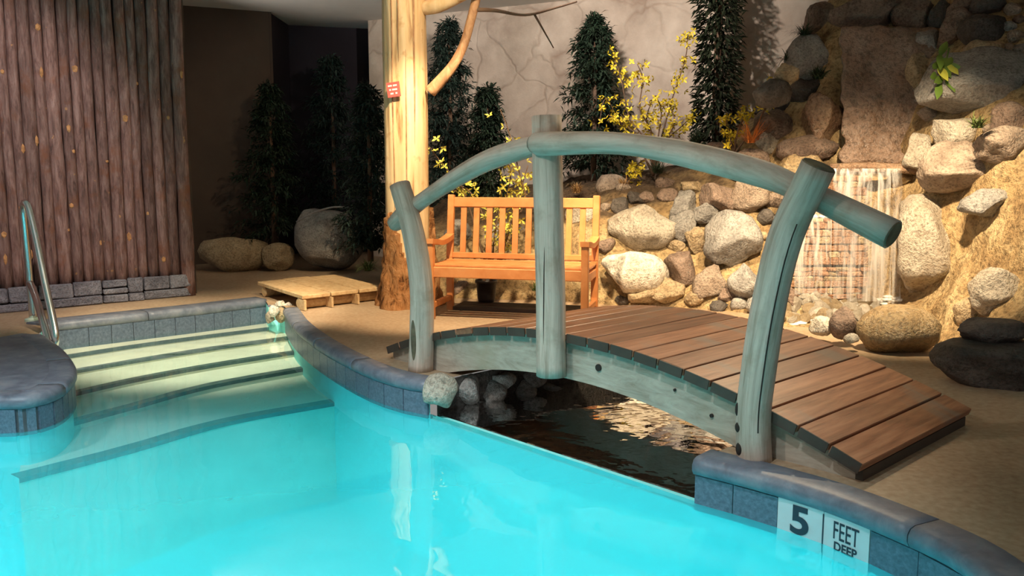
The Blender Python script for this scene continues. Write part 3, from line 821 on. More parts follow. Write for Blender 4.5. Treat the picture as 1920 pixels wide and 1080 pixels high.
def rock(u, v, rx, ry, kind, label, Y=None, push=0.15, cuts=9, tilt=None, name='rock', cat='rock', group=None, rd=None, sub=3, flat=0.0):
    RN[0] += 1; seed = RN[0]
    d = ray(u, v)
    if Y is None:
        hit = BVH.ray_cast(Vector((0, 0, CAMH)), d.normalized())
        if hit[0] is None: P = aty(u, v, 7.6)
        else: P = hit[0]
    else: P = aty(u, v, Y)
    s = P.y / FPX
    ax, az = rx * s, ry * s; ay = rd if rd else min(max(ax, az), (ax + az) / 2 * 1.0)
    P = P - d.normalized() * ay * push
    bm = rock_mesh(seed, kind, cuts, sub)
    random.seed(seed)
    tl = random.uniform(-0.35, 0.35) if tilt is None else tilt
    for w in bm.verts:
        c = w.co
        w.co = Vector((c.x * math.cos(tl) - c.z * math.sin(tl), c.y, c.x * math.sin(tl) + c.z * math.cos(tl)))
    mx = [max(abs(w.co[i]) for w in bm.verts) for i in range(3)]
    for w in bm.verts: w.co = Vector((w.co.x / mx[0] * ax, w.co.y / mx[1] * ay, w.co.z / mx[2] * az))
    if flat:
        for w in bm.verts:
            if w.co.z > flat * az: w.co.z = flat * az + (w.co.z - flat * az) * 0.12
            k = max(-1, w.co.z / az); w.co.x *= 1.0 + 0.12 * k
            w.co.z = (w.co.z + az) * 2 / (1 + flat) - az if False else w.co.z
    o = mesh_obj(name, bm, RK[kind], None, smooth=True, loc=P)
    return tag(o, label, cat, group)

G = 'rockery stones'
rocks = [
 (1203, 425, 62, 42, 'pale', 'broad pale boulder just right of the bench armrest'),
 (1164, 385, 17, 16, 'dark', 'small dark brown stone atop the pale boulder near the bench'),
 (1190, 374, 17, 16, 'dark', 'small blackish stone, second from the bench along the rockery top'),
 (1215, 373, 18, 14, 'brown', 'small reddish brown stone above the broad pale boulder'),
 (1253, 368, 20, 15, 'brown', 'small oval brown stone right of the reddish brown one'),
 (1250, 345, 20, 14, 'brown', 'rounded brown stone topping the rockery under the yellow shrub'),
 (1281, 390, 27, 33, 'grey', 'upright pale grey egg shaped stone above the grey wedge stone'),
 (1297, 352, 28, 15, 'tan', 'flat tan stone at the rockery crest under the curved rail'),
 (1345, 372, 34, 32, 'brown', 'mottled brown boulder under the curved rail'),
 (1403, 363, 40, 36, 'pink', 'large pinkish boulder just under the right end of the rail'),
 (1321, 403, 25, 22, 'grey', 'rounded grey brown stone above the big speckled boulder'),
 (1280, 424, 24, 29, 'grey', 'grey wedge shaped stone with a dark lower edge'),
 (1304, 451, 20, 24, 'tan', 'smooth orange tan pebble shaped stone left of the speckled boulder'),
 (1371, 452, 50, 53, 'grey', 'big speckled grey boulder in the middle of the rockery'),
 (1268, 460, 16, 12, 'tan', 'small tan stone left of the smooth orange tan one'),
 (1278, 502, 32, 36, 'brown', 'angular grey brown stone beside the white ledge'),
 (1329, 529, 33, 33, 'pink', 'round pinkish brown stone just behind the bridge crown'),
 (1395, 525, 29, 32, 'grey', 'tilted grey stone right of the round pinkish brown stone'),
 (1250, 546, 39, 25, 'tan', 'low rounded tan stone behind the bridge deck'),
 (1207, 553, 31, 19, 'tan', 'rough low tan stone nearest the bench behind the bridge'),
 (1228, 516, 26, 17, 'pale', 'pale stone wedged beside the white ledge'),
 (1301, 556, 17, 16, 'tan', 'small tan stone under the round pinkish brown stone'),
 (1365, 553, 19, 12, 'brown', 'small flat brown stone by the waterside behind the bridge'),
 (1478, 555, 19, 18, 'brown', 'brown stone in the stream just right of the curved bridge post'),
 (1408, 312, 40, 30, 'brown', 'dark brown boulder over the rail below the orange grass'),
 (1437, 268, 23, 28, 'pale', 'pale upright stone right of the orange grass'),
 (1360, 281, 35, 19, 'brown', 'flat brown stone left of the orange grass'),
 (1495, 308, 37, 32, 'gold', 'golden topped stone beside the tip of the right post'),
 (1513, 282, 50, 26, 'brown', 'dark brown slabby stone left of the waterfall lip'),
 (1539, 228, 38, 50, 'wet', 'glossy wet reddish stone left of the waterfall'),
 (1455, 240, 37, 32, 'brown', 'round dark brown stone above the pale upright stone'),
 (1473, 200, 24, 17, 'dark', 'small dark grey stone left of the wet reddish stone'),
 (1447, 174, 33, 26, 'dark', 'dark brown stone behind the yellow flower spray'),
 (1510, 172, 30, 25, 'dark', 'dark stone under the green tuft left of the waterfall'),
 (1525, 108, 44, 38, 'grey', 'large grey stone left of the upper waterfall'),
 (1473, 134, 21, 19, 'tan', 'small tan stone left of the large grey stone'),
 (1540, 40, 28, 32, 'brown', 'brown stone at the top left of the waterfall'),
 (1806, 318, 72, 49, 'pink', 'big angular boulder jutting out right of the waterfall lip'),
 (1793, 246, 44, 36, 'pale', 'pale mottled boulder behind the jutting angular boulder'),
 (1721, 289, 30, 36, 'pale', 'pale stone at the right end of the waterfall lip'),
 (1686, 331, 23, 20, 'gold', 'small wet stone sitting in the falling water'),
 (1887, 272, 48, 33, 'pink', 'flat topped tan boulder at the right edge under a brown one'),
 (1893, 224, 38, 30, 'brown', 'brown boulder at the right edge above the flat topped one'),
 (1838, 158, 92, 64, 'grey', 'huge dark speckled grey boulder at the upper right'),
 (1843, 98, 32, 21, 'tan', 'tan stone resting on the huge speckled grey boulder'),
 (1790, 55, 32, 34, 'brown', 'brown pointed stone above the variegated plant'),
 (1808, 18, 32, 20, 'brown', 'flat brown stone at the very top right'),
 (1763, 30, 20, 26, 'dark', 'dark narrow stone right of the waterfall top'),
 (1845, 60, 38, 30, 'dark', 'dark brown stone behind the tan stone at upper right'),
 (1850, 12, 28, 22, 'dark', 'blackish stone in the top right shadow'),
 (1722, 140, 26, 36, 'tan', 'orange tan stone on the right side of the upper waterfall'),
 (1740, 78, 24, 27, 'grey', 'square grey stone right of the upper waterfall'),
 (1622, 22, 62, 30, 'brown', 'wide brown capstone over the waterfall'),
 (1716, 25, 40, 32, 'brown', 'brown capstone right of the wide one over the waterfall'),
 (1850, 382, 46, 26, 'grey', 'grey ridge stone under the jutting angular boulder'),
 (1879, 547, 52, 46, 'pale', 'pale boulder at the right edge above the dark stones'),
 (1815, 582, 22, 32, 'tan', 'tan stone left of the pale right edge boulder'),
 (1742, 690, 48, 32, 'brown', 'rough brown stone between the golden boulder and the dark hollowed one'),
]
for (u, v, rx, ry, k, lab) in rocks:
    rock(u, v, rx * 1.1, ry * 1.1, k, lab, None, 0.30, group=G, sub=4)
random.seed(41); fill = []
occ = [(u, v, rx, ry) for (u, v, rx, ry, k, l) in rocks] + [(1190, 510, 64, 46)]
tries = 0
def short(l):
    for k in (' in ', ' beside ', ' under ', ' above ', ' at ', ' right ', ' left ', ' behind ', ' just ', ' with ', ' atop ', ' over ', ' jutting', ' sitting', ' resting', ' between', ' by ', ' topping', ' nearest', ' along ', ' on ', ', ', ' wedged', ' near'):
        if k in l: l = l[:l.index(k)]
    return l
seen = {}
while len(fill) < 62 and tries < 4000:
    tries += 1
    if random.random() < 0.62: u, v = random.uniform(1135, 1545), random.uniform(180, 575)
    else: u, v = random.uniform(1745, 1915), random.uniform(0, 300)
    if u < 1330 and v < 350: continue
    if u < 1420 and v < 270: continue
    a = random.uniform(9, 19)
    if any(((u - o[0]) / (o[2] + a * 0.75)) ** 2 + ((v - o[1]) / (o[3] + a * 0.75)) ** 2 < 1 for o in occ): continue
    occ.append((u, v, a, a)); fill.append((u, v, a))
for (u, v, a) in fill:
    kd = random.choice(('brown', 'tan', 'grey', 'pink', 'dark'))
    nb_ = min(rocks, key=lambda q: (q[0] - u) ** 2 + (q[1] - v) ** 2); dx, dy = u - nb_[0], v - nb_[1]
    side_ = ('right of' if dx > 0 else 'left of') if abs(dx) > abs(dy) else ('below' if dy > 0 else 'above')
    lb = 'small %s stone wedged %s the %s' % ({'pink': 'pinkish'}.get(kd, kd), side_, short(nb_[5]))
    seen[lb] = seen.get(lb, 0) + 1
    if seen[lb] > 1: continue
    rock(u, v, a * random.uniform(1.0, 1.4), a, kd, lb, None, 0.25, group='small filler stones', sub=2)
rock(1737, 462, 72, 100, 'pale', 'tall craggy pale rock face right of the lower waterfall', None, 0.12, 14, 0.0, group=G, sub=4)
for (u, v, a, b, k, l) in ((2010, 330, 80, 60, 'grey', 'grey boulder just beyond the right edge level with the waterfall lip'), (2060, 520, 90, 70, 'pink', 'brown boulder just beyond the right edge above the black stone'), (2180, 660, 110, 80, 'grey', 'low grey boulder beyond the right edge at deck level'), (2100, 180, 90, 70, 'brown', 'brown boulder beyond the right edge near the rockery top'), (2300, 420, 100, 80, 'pale', 'pale boulder far beyond the right edge'), (2000, 90, 60, 45, 'dark', 'dark boulder beyond the top right corner')):
    rock(u, v, a, b, k, l, None, 0.3, group=G)
rock(1190, 510, 64, 46, 'white', 'brightly lit white layered ledge rock right of the bench', None, 0.15, 9, 0.05, group=G)
rock(1857, 619, 64, 27, 'dark', 'dark brown flat stone lying on the black hollowed one', 4.95, 0.0, 3, 0.02, group=G, rd=0.17, sub=4, flat=0.7)
rock(1866, 676, 116, 60, 'dark', 'large black hollowed stone at the right edge beside the bridge', 4.85, 0.0, 2, 0.0, group=G, rd=0.26, sub=4, flat=0.55)
rock(1686, 620, 80, 51, 'gold', 'large round golden brown boulder beside the bridge', 5.75, 0.0, 3, 0.0, group=G, rd=0.24)
rock(1582, 606, 27, 33, 'brown', 'upright brown boulder in the stream beside the bridge', 5.9, 0.0, 5, 0.2, group=G)
rock(1540, 612, 23, 20, 'white', 'pale wet stone left of the upright brown boulder', 6.0, 0.0, 5, group=G)
rock(1596, 636, 15, 12, 'white', 'small pale stone in front of the upright brown boulder', 5.7, 0.0, 5, group=G)
# behind the bench
rock(866, 440, 34, 34, 'grey', 'grey boulder seen through the left bench slats', 8.75, 0.0, group=G)
rock(955, 455, 50, 40, 'grey', 'wide grey boulder seen through the middle bench slats', 8.65, 0.0, group=G)
rock(1040, 440, 30, 34, 'pale', 'pale boulder behind the middle bridge post and bench', 8.55, 0.0, group=G)
rock(1090, 412, 34, 40, 'pale', 'pale boulder seen through the right bench slats', 8.5, 0.0, group=G)
rock(920, 528, 44, 30, 'tan', 'tan stone behind the black plant pot under the bench', 8.35, 0.0, group=G)
rock(1000, 540, 34, 24, 'tan', 'tan stone right of the black plant pot under the bench', 8.25, 0.0, group=G)
rock(862, 545, 26, 20, 'brown', 'brown stone behind the left bench legs', 8.3, 0.0, group=G)
rock(1145, 352, 32, 26, 'pink', 'rough purplish stone at the foot of the middle conifer', 8.95, 0.0, group=G)
# dark left corner
rock(436, 478, 68, 36, 'tan', 'long low brown rock against the dark brown wall', 10.5, 0.0, 8, 0.0, group='shadowed corner rocks')
rock(520, 482, 30, 28, 'tan', 'rough brown rock left of the big grey boulder', 10.4, 0.0, 8, 0.1, group='shadowed corner rocks')
rock(620, 442, 70, 66, 'grey', 'big smooth grey boulder in the dark corner behind the wooden step', 10.4, 0.0, 4, 0.0, group='shadowed corner rocks')
# stones by the wooden step
rock(514, 583, 11, 12, 'white', 'small white stone in the gap between the far coping and the wooden step', 7.55, 0.0, 4, group='white stones by the step')
rock(540, 574, 12, 8, 'white', 'small white stone under the front corner of the wooden step', 7.75, 0.0, 4, group='white stones by the step')
rock(526, 590, 12, 16, 'tan', 'tan stone filling the gap at the end of the far coping', 7.62, 0.0, 6, group='white stones by the step')
rock(507, 596, 10, 13, 'pale', 'pale stone at the waterline where the far coping ends', 7.66, 0.0, 6, group='white stones by the step')
rock(525, 570, 10, 7, 'white', 'tiny white stone tucked behind the start of the curved coping', 7.72, 0.0, 4, group='white stones by the step')
# stones at the mouth of the stream
rock(826, 737, 34, 40, 'pale', 'rough pale stone ending the curved coping under the bridge', 4.86, 0.0, 10, 0.1, rd=0.11)
under = [(880, 728, 30, 34), (925, 738, 28, 28), (940, 712, 30, 20), (985, 735, 28, 26), (1000, 712, 26, 18), (1040, 736, 30, 22), (1085, 740, 26, 18), (1120, 744, 24, 16), (890, 760, 20, 14)]
for i, (u, v, a, b) in enumerate(under):
    P = at(u, v + b, WZ - 0.02)
    rock(u, v, a, b, 'grey', ('first', 'second', 'small upper', 'third', 'second upper', 'fourth', 'fifth', 'last', 'low front')[i] + ' dark stone from the left in the stream bank under the bridge', 5.10 + (u - 880) * 0.0025, 0.0, 6, group='dark stones under the bridge')

# waterfall slab and wet face
def slabpts(l, Y): return [aty(u, v, y) for (u, v), y in zip(l, Y)]
bm = bmesh.new()
nu, nv = 22, 28
tl, tr_, bl, br = aty(1578, 52, 8.02), aty(1762, 52, 7.85), aty(1580, 306, 7.72), aty(1745, 306, 7.55)
g = []
for j in range(nv + 1):
    r_ = []
    for i in range(nu + 1):
        a = tl.lerp(tr_, i / nu); b = bl.lerp(br, i / nu); p = b.lerp(a, j / nv)
        nd = Vector((-0.3, -1, 0.1)).normalized()
        eg = (1.0 if i in (0, 1, nu - 1, nu) else 0.25); p = p + Vector((noise.noise(Vector((i * 0.31, j * 0.33, 2.0))) * 0.07 * eg, 0, noise.noise(Vector((i * 0.4, j * 0.2, 7.0))) * 0.03))
        p = p + nd * (0.05 * noise.noise(p * 3.1) + 0.022 * noise.noise(p * 9.0) + (0.03 if noise.noise(p * 1.7 + Vector((4, 0, 0))) > 0.05 else 0))
        r_.append(bm.verts.new(p))
    g.append(r_)
for j in range(nv):
    for i in range(nu): bm.faces.new((g[j][i], g[j][i + 1], g[j + 1][i + 1], g[j + 1][i]))
so = bmesh.ops.extrude_face_region(bm, geom=bm.faces[:])
bmesh.ops.translate(bm, verts=[x for x in so['geom'] if isinstance(x, bmesh.types.BMVert)], vec=(0.05, 0.16, 0))
sl = mesh_obj('waterfall_slab', bm, RK['slab'], None, smooth=True)
tag(sl, 'tall flat wet reddish brown slab of the upper waterfall', 'rock')
# lip ledge
lip = catmull([aty(1556, 316, 7.42), aty(1620, 314, 7.36), aty(1680, 316, 7.3), aty(1722, 318, 7.28)], 6)
vs, fs = tube_data(lip, 0.045, 8, True, 0.3, 3)
o = py_obj('waterfall_ledge', vs, fs, RK['wet'], smooth=True); tag(o, 'thin wet ledge stone the lower waterfall drops from', 'rock')
# stacked red stone face under the lip
face = empty('stacked_stone_face', aty(1560, 560, 7.3)); tag(face, 'wet face of thin reddish stacked stones behind the lower waterfall', 'stone face')
random.seed(21)
v = 564.0
for r_ in range(19):
    hh_ = random.uniform(8, 16); v -= hh_; u = 1476 + random.uniform(-8, 4)
    while u < 1612:
        w = random.uniform(11, 30); Yf = 7.30 - (u - 1560) * 0.0011 + 0.004 * r_
        c = aty(u + w / 2, v, Yf); s = Yf / FPX
        bm = bmesh.new(); add_box(bm, (0, 0, 0), ((w - 1.0) * s, 0.12, (hh_ - 0.8) * s), None, 0.008)
        for x in bm.verts: x.co += Vector((0, noise.noise(x.co * 20 + c * 5) * 0.02, noise.noise(x.co * 17 + c * 7) * 0.006))
        mesh_obj('stone', bm, RK['red'] if random.random() < 0.8 else RK['tan'], face, loc=c - face.location + Vector((0, random.uniform(-0.012, 0.012), 0)))
        u += w
# falling water ribbons
wf_ = empty('waterfall', aty(1620, 560, 7.1)); tag(wf_, 'thin veil of water falling over the stone ledge into the stream', 'waterfall')
random.seed(5)
for (u0, u1, vb, fw) in ((1562, 1592, 560, 0.6), (1588, 1626, 565, 1.0), (1618, 1650, 565, 1.0), (1646, 1672, 568, .8), (1672, 1690, 570, .7), (1490, 1560, 552, .4)):
    vs, fs = [], []
    nn = 16
    vt = 316 if u0 > 1550 else 395
    for j in range(nn + 1):
        t = j / nn
        for i in range(5):
            u = lerp(u0, u1, i / 4) + noise.noise(Vector((u0, i * 3.0, t * 3))) * 4
            v = lerp(vt, vb, t)
            Y = 7.26 - 0.0009 * (u - 1560) - 0.10 * math.sqrt(t) - (0.03 if vt < 350 else -0.02)
            vs.append(aty(u, v, Y) - wf_.location)
    for j in range(nn):
        for i in range(4): fs.append((j * 5 + i, j * 5 + i + 1, j * 5 + i + 6, j * 5 + i + 5))
    py_obj('water_ribbon', vs, fs, M['fall'], wf_, smooth=True)
# foam and pale pebbles at the foot
random.seed(31)
pm = [mesh_obj('pebble', rock_mesh(900 + k, '', 5, 2), RK[('white', 'pale', 'pale', 'tan')[k]]) for k in range(4)]
for o in pm: COL.objects.unlink(o)
cnt = 0
for k in range(150):
    u = random.uniform(1425, 1690); v = random.uniform(552, 606) + max(0, (u - 1560)) * 0.28
    if (u - 1686) ** 2 / 6400 + (v - 620) ** 2 / 2600 < 1.0: continue
    hh = BVH.ray_cast(Vector((0, 0, CAMH)), ray(u, v).normalized())
    if hh[0] is None: continue
    p = hh[0] + Vector((0, 0, 0.01)); s = random.uniform(0.03, 0.08)
    o = share(random.choice(pm), 'pebble', None, p, (random.random() * 3, random.random() * 3, random.random() * 6), (s * random.uniform(0.9, 1.5), s, s * random.uniform(0.6, 0.9)))
    tag(o, 'pale wet pebble in the stream at the foot of the waterfall', 'pebble', 'pale pebbles below the waterfall'); cnt += 1
# bed of coloured pebbles under the bridge
dm_ = [mesh_obj('stream_pebble', rock_mesh(950 + k, '', 5, 2), RK[('grey', 'brown', 'pale', 'tan')[k]]) for k in range(4)]
for o in dm_: COL.objects.unlink(o)
for k in range(150):
    a = random.random(); b = random.uniform(0.06, 1.3)
    p = gapL.lerp(gapR, 0.03 + 0.94 * a) + W * b; s = random.uniform(0.03, 0.075)
    o = share(random.choices(dm_, (4, 3, 2, 1))[0], 'stream_pebble', None, (p.x, p.y, -0.335 + s * 0.5), (random.random() * 3, random.random() * 3, random.random() * 6), (s * 1.3, s, s * 0.6))
    tag(o, 'dark submerged pebble on the stream bed under the bridge', 'pebble', 'submerged pebbles under the bridge')
# foam
vs, fs = [], []
for k in range(70):
    t = random.random() ** 0.8; u = lerp(1690, 1485, t) + random.gauss(0, 6); v = lerp(558, 606, t) + random.gauss(0, 5); p = (BVH.ray_cast(Vector((0, 0, CAMH)), ray(u, v).normalized())[0] or at(u, v, 0)); r_ = random.uniform(0.02, 0.042)
    bm = bmesh.new(); bmesh.ops.create_icosphere(bm, subdivisions=2, radius=1)
    v2 = [p + Vector((x.co.x * r_ * 1.5, x.co.y * r_, x.co.z * r_ * 0.35)) * (1 + .3 * noise.noise(x.co * 2 + p)) for x in bm.verts]
    f2 = [tuple(q.index for q in f.verts) for f in bm.faces]; bm.free(); merge(vs, fs, v2, f2)
o = py_obj('foam', vs, fs, M['foam'], smooth=True); tag(o, 'white foam where the waterfall meets the stream', 'foam', kind='stuff')

# ------------------------------------------------------------------ footbridge
O = at(1620, 905, 0.0)
BL, BW = 3.10, 1.10
def arch(s):                           # deck top over the length
    t = (s - BL / 2) / (BL / 2); return 0.078 + 0.298 * (1 - t * t)
def archb(s):
    t = (s - BL / 2) / (BL / 2 * 0.64); return max(0.0, 0.135 * (1 - t * t))
br_ = empty('footbridge', O, AB - R(90) + R(90))
tag(br_, 'arched wooden footbridge with grey log handrail over the stream', 'bridge')
# local frame: x across (W), y along (U)
br_.rotation_euler = (0, 0, AB)
TH = 0.034
for side, off in (('near', 0.0), ('far', BW - 0.05)):
    vs, fs = [], []
    ns_ = 44
    for i in range(ns_ + 1):
        s = 0.015 + (BL - 0.03) * i / ns_
        zt, zb = arch(s) - TH, min(archb(s), arch(s) - TH - 0.01)
        for x in (off + 0.012, off + 0.05): vs += [Vector((x, s, zt)), Vector((x, s, zb))]
    for i in range(ns_):
        a = 4 * i; b = a + 4
        fs += [(a, a + 1, b + 1, b), (a + 2, b + 2, b + 3, a + 3), (a, b, b + 2, a + 2), (a + 1, a + 3, b + 3, b + 1)]
    e = 4 * ns_; fs += [(0, 2, 3, 1), (e, e + 1, e + 3, e + 2)]
    py_obj('girder', vs, fs, M['girder'], br_)
box_obj('end_board', (BW / 2, 0.025, 0.022), (BW - 0.02, 0.03, 0.042), M['iron'], br_)
NPL = 22
SL = [0.0]
for i in range(400):
    s = BL * i / 400; SL.append(SL[-1] + math.hypot(BL / 400, arch(s + BL / 400) - arch(s)))
def s_of(d):
    i = 1
    while i < 400 and SL[i] < d: i += 1
    return BL * (i - 1 + (d - SL[i - 1]) / (SL[i] - SL[i - 1])) / 400
PW = SL[-1] / NPL
random.seed(77)
for i in range(NPL):
    s0_, s1_ = s_of(PW * i + 0.004), s_of(PW * (i + 1) - 0.004)
    sm = (s0_ + s1_) / 2; sl_ = math.atan2(arch(s1_) - arch(s0_), s1_ - s0_)
    bm = bmesh.new(); add_box(bm, (0, 0, 0), (BW + 0.05 + random.uniform(-0.012, 0.012), PW - 0.008, TH), None, 0.003)
    o = mesh_obj('plank', bm, M['plank'], br_, loc=(BW / 2, sm, (arch(s0_) + arch(s1_)) / 2 - TH / 2 + random.uniform(-0.002, 0.002)))
    o.rotation_euler = (sl_, 0, 0)
# grey plank end caps read as short dark blocks along the rim
for i in range(NPL):
    s0_, s1_ = s_of(PW * i + 0.006), s_of(PW * (i + 1) - 0.006)
    o = box_obj('plank_end', (-0.027, (s0_ + s1_) / 2, (arch(s0_) + arch(s1_)) / 2 - TH / 2 - 0.004), (0.006, PW - 0.016, TH + 0.012), M['iron'], br_, (math.atan2(arch(s1_) - arch(s0_), s1_ - s0_), 0, 0))
# posts and rails in the near plane: (s along, z up, x across)
def bpts(l): return [Vector((x, s, z)) for s, z, x in l]
XP = -0.062
pr = catmull(bpts([(0.44, -0.01, XP), (0.452, 0.16, XP), (0.444, 0.32, XP), (0.404, 0.64, XP), (0.336, 0.946, XP), (0.215, 1.215, XP)]), 6)
post_r = tube_obj('post', pr, [0.074 - 0.006 * i / len(pr) for i in range(len(pr))], M['pole'], br_, 16, 0.06, 1)
pmid = catmull(bpts([(1.613, 0.155, XP), (1.622, 0.5, XP), (1.64, 1.0, XP), (1.66, 1.465, XP)]), 6)
post_m = tube_obj('post', pmid, [0.077 - 0.004 * i / len(pmid) for i in range(len(pmid))], M['pole'], br_, 16, 0.06, 2)
pl_ = catmull(bpts([(2.705, 0.0, XP), (2.69, 0.25, XP), (2.685, 0.5, XP), (2.756, 0.82, XP), (2.885, 1.11, XP)]), 6)
post_l = tube_obj('post', pl_, [0.076 - 0.012 * i / len(pl_) for i in range(len(pl_))], M['pole'], br_, 16, 0.06, 3)
XR = 0.005
rl = catmull(bpts([(3.06, 0.865, XR + 0.02), (2.90, 0.945, XR), (2.62, 1.062, XR - 0.03), (2.15, 1.238, XR - .05), (1.75, 1.325, XP + 0.03), (1.66, 1.335, XP + .05)]), 6)
tube_obj('rail', rl, [0.052 + 0.006 * math.sin(i * 0.4) for i in range(len(rl))], M['pole'], br_, 14, 0.08, 4)
rr_ = catmull(bpts([(1.655, 1.325, XP - 0.075), (1.60, 1.326, XP - 0.07), (1.23, 1.322, XP), (0.92, 1.277, XR), (0.52, 1.186, XR + 0.02), (0.30, 1.105, XR + 0.03), (-0.04, 0.962, XR + 0.03)]), 6)
tube_obj('rail', rr_, [0.030, 0.046] + [0.054 + 0.004 * math.sin(i * 0.4) for i in range(len(rr_) - 2)], M['pole'], br_, 14, 0.06, 5)
def disc_cap(par, c, d, r_):
    bm = bmesh.new(); bmesh.ops.create_cone(bm, segments=18, radius1=r_, radius2=r_ * 0.97, depth=0.006, cap_ends=True)
    o = mesh_obj('end_grain', bm, M['stain'], par, loc=c + d.normalized() * 0.002); o.rotation_euler = d.to_track_quat('Z', 'Y').to_euler()
    return o
disc_cap(br_, rr_[-1], rr_[-1] - rr_[-2], 0.051); disc_cap(br_, pr[-1], pr[-1] - pr[-2], 0.064); disc_cap(br_, rl[0], rl[0] - rl[1], 0.048)
# cracks, bolt holes and damp stains on the posts
def post_mark(par, line_pts, z, a, sz, m, name):
    c = min(line_pts, key=lambda p: abs(p.z - z)); c = Vector((c.x, c.y, z))
    bm = bmesh.new(); bmesh.ops.create_icosphere(bm, subdivisions=3, radius=1)
    dirv = Vector((-math.cos(a), math.sin(a), 0)) * 0.068
    bmesh.ops.transform(bm, matrix=Matrix.Translation(c + dirv) @ Matrix.Rotation(-a, 4, 'Z') @ Matrix.Diagonal((0.012, sz[0], sz[1], 1)), verts=bm.verts)
    return mesh_obj(name, bm, m, par, smooth=True)
for (z, a, sz) in ((0.14, 0.55, (0.018, 0.022)), (0.05, 0.5, (0.02, 0.028)), (0.215, 0.65, (0.009, 0.03))): post_mark(post_r, pr, z, a, sz, M['crack'], 'bolt_hole')
post_mark(post_m, pmid, 0.28, 1.05, (0.012, 0.075), M['crack'], 'bolt_hole'); post_mark(post_m, pmid, 0.40, 0.9, (0.007, 0.012), M['crack'], 'bolt_hole')
post_mark(post_m, pmid, 0.55, -0.3, (0.003, 0.28), M['crack'], 'crack')
post_mark(post_l, pl_, 0.20, -0.15, (0.020, 0.13), M['stain'], 'damp_stain'); post_mark(post_l, pl_, 0.15, 0.9, (0.010, 0.03), M['crack'], 'bolt_hole')
for (s, z, r_) in ((1.36, 0.228, 0.018), (0.90, 0.20, 0.007), (0.70, 0.12, 0.009)):
    bm = bmesh.new(); bmesh.ops.create_cone(bm, segments=14, radius1=r_, radius2=r_, depth=0.012, cap_ends=True)
    o = mesh_obj('bolt_hole', bm, M['crack'], br_, loc=(0.010, s, z)); o.rotation_euler = (0, R(90), 0)
cr = [Vector((p.x - 0.050, p.y - 0.052, p.z)) for p in pr[5:26]]
tube_obj('crack', cr, 0.003, M['crack'], post_r, 5)

# ------------------------------------------------------------------ bench
ang = -R(14)
bn = empty('garden_bench', Vector((-0.56, 7.49, 0)), ang); tag(bn, 'orange teak slatted garden bench facing the pool', 'bench')
BLn, BDp = 1.31, 0.50                   # local x along, local -y towards the pool
def bpart(name, c, s, rot=None, bev=0.006): return box_obj(name, c, s, M['bench'], bn, rot, bev)
for x in (0.028, BLn - 0.028):
    bm = bmesh.new(); add_box(bm, (0, 0.03, 0.72), (0.056, 0.045, 0.54), Euler((R(-7), 0, 0)).to_matrix(), .005)
    add_box(bm, (0, 0, 0.225), (0.056, 0.05, 0.46), None, .005)
    mesh_obj('back_post', bm, M['bench'], bn, loc=(x, 0, 0))
    bpart('front_leg', (x, -BDp, 0.31), (0.056, 0.056, 0.62))
    bpart('side_rail', (x, -BDp / 2, 0.36), (0.035, BDp - .05, 0.07)); bpart('stretcher', (x, -BDp / 2, 0.11), (0.035, BDp - .05, 0.05))
    ar = [(0.012, 0.66), (-0.12, 0.635), (-0.28, 0.625), (-0.42, 0.645), (-BDp - 0.04, 0.655)]
    vs, fs = [], []
    for y, z in catmull([Vector((y, z, 0)) for y, z in ar], 4) and [(p.x, p.y) for p in catmull([Vector((y, z, 0)) for y, z in ar], 4)]:
        vs += [Vector((x - 0.035, y, z)), Vector((x + 0.035, y, z)), Vector((x + 0.035, y, z - 0.04)), Vector((x - 0.035, y, z - 0.04))]
    m_ = len(vs) // 4
    for i in range(m_ - 1):
        for k in range(4): fs.append((4 * i + k, 4 * i + (k + 1) % 4, 4 * i + 4 + (k + 1) % 4, 4 * i + 4 + k))
    fs += [(0, 1, 2, 3), (4 * m_ - 1, 4 * m_ - 2, 4 * m_ - 3, 4 * m_ - 4)]
    bm = bmesh.new(); bv = [bm.verts.new(v) for v in vs]; [bm.faces.new([bv[q] for q in f]) for f in fs]
    mesh_obj('armrest', bm, M['bench'], bn)
bpart('top_rail', (BLn / 2, 0.06, 0.925), (BLn - 0.1, 0.032, 0.085), (R(-7), 0, 0))
bpart('lower_back_rail', (BLn / 2, 0.005, 0.475), (BLn - 0.1, 0.03, 0.05), (R(-7), 0, 0))
for i in range(10):
    bpart('back_slat', (0.14 + (BLn - 0.28) * i / 9, 0.034, 0.69), (0.050, 0.014, 0.41), (R(-7), 0, 0), 0.002)
for i in range(5): bpart('seat_slat', (BLn / 2, -0.06 - 0.095 * i, 0.43 + (0.006 if i in (0, 4) else 0)), (BLn - 0.02, 0.078, 0.02), None, 0.003)
bpart('front_apron', (BLn / 2, -BDp, 0.385), (BLn - 0.05, 0.03, 0.085)); bpart('rear_apron', (BLn / 2, 0, 0.385), (BLn - 0.05, 0.028, 0.07))
# ------------------------------------------------------------------ slatted drain under the bench
gr = empty('floor_grating', Vector((-0.42, 7.50, 0.0)), ang); tag(gr, 'dark slatted grating lying on the deck under the bench', 'grating')
for i in range(7): box_obj('bar', (0.5, -0.06 + 0.05 * i, 0.018), (1.15, 0.022, 0.03), M['iron'], gr)
for x in (0.0, 1.0): box_obj('cross_bar', (x, 0.09, 0.006), (0.02, 0.34, 0.012), M['iron'], gr)
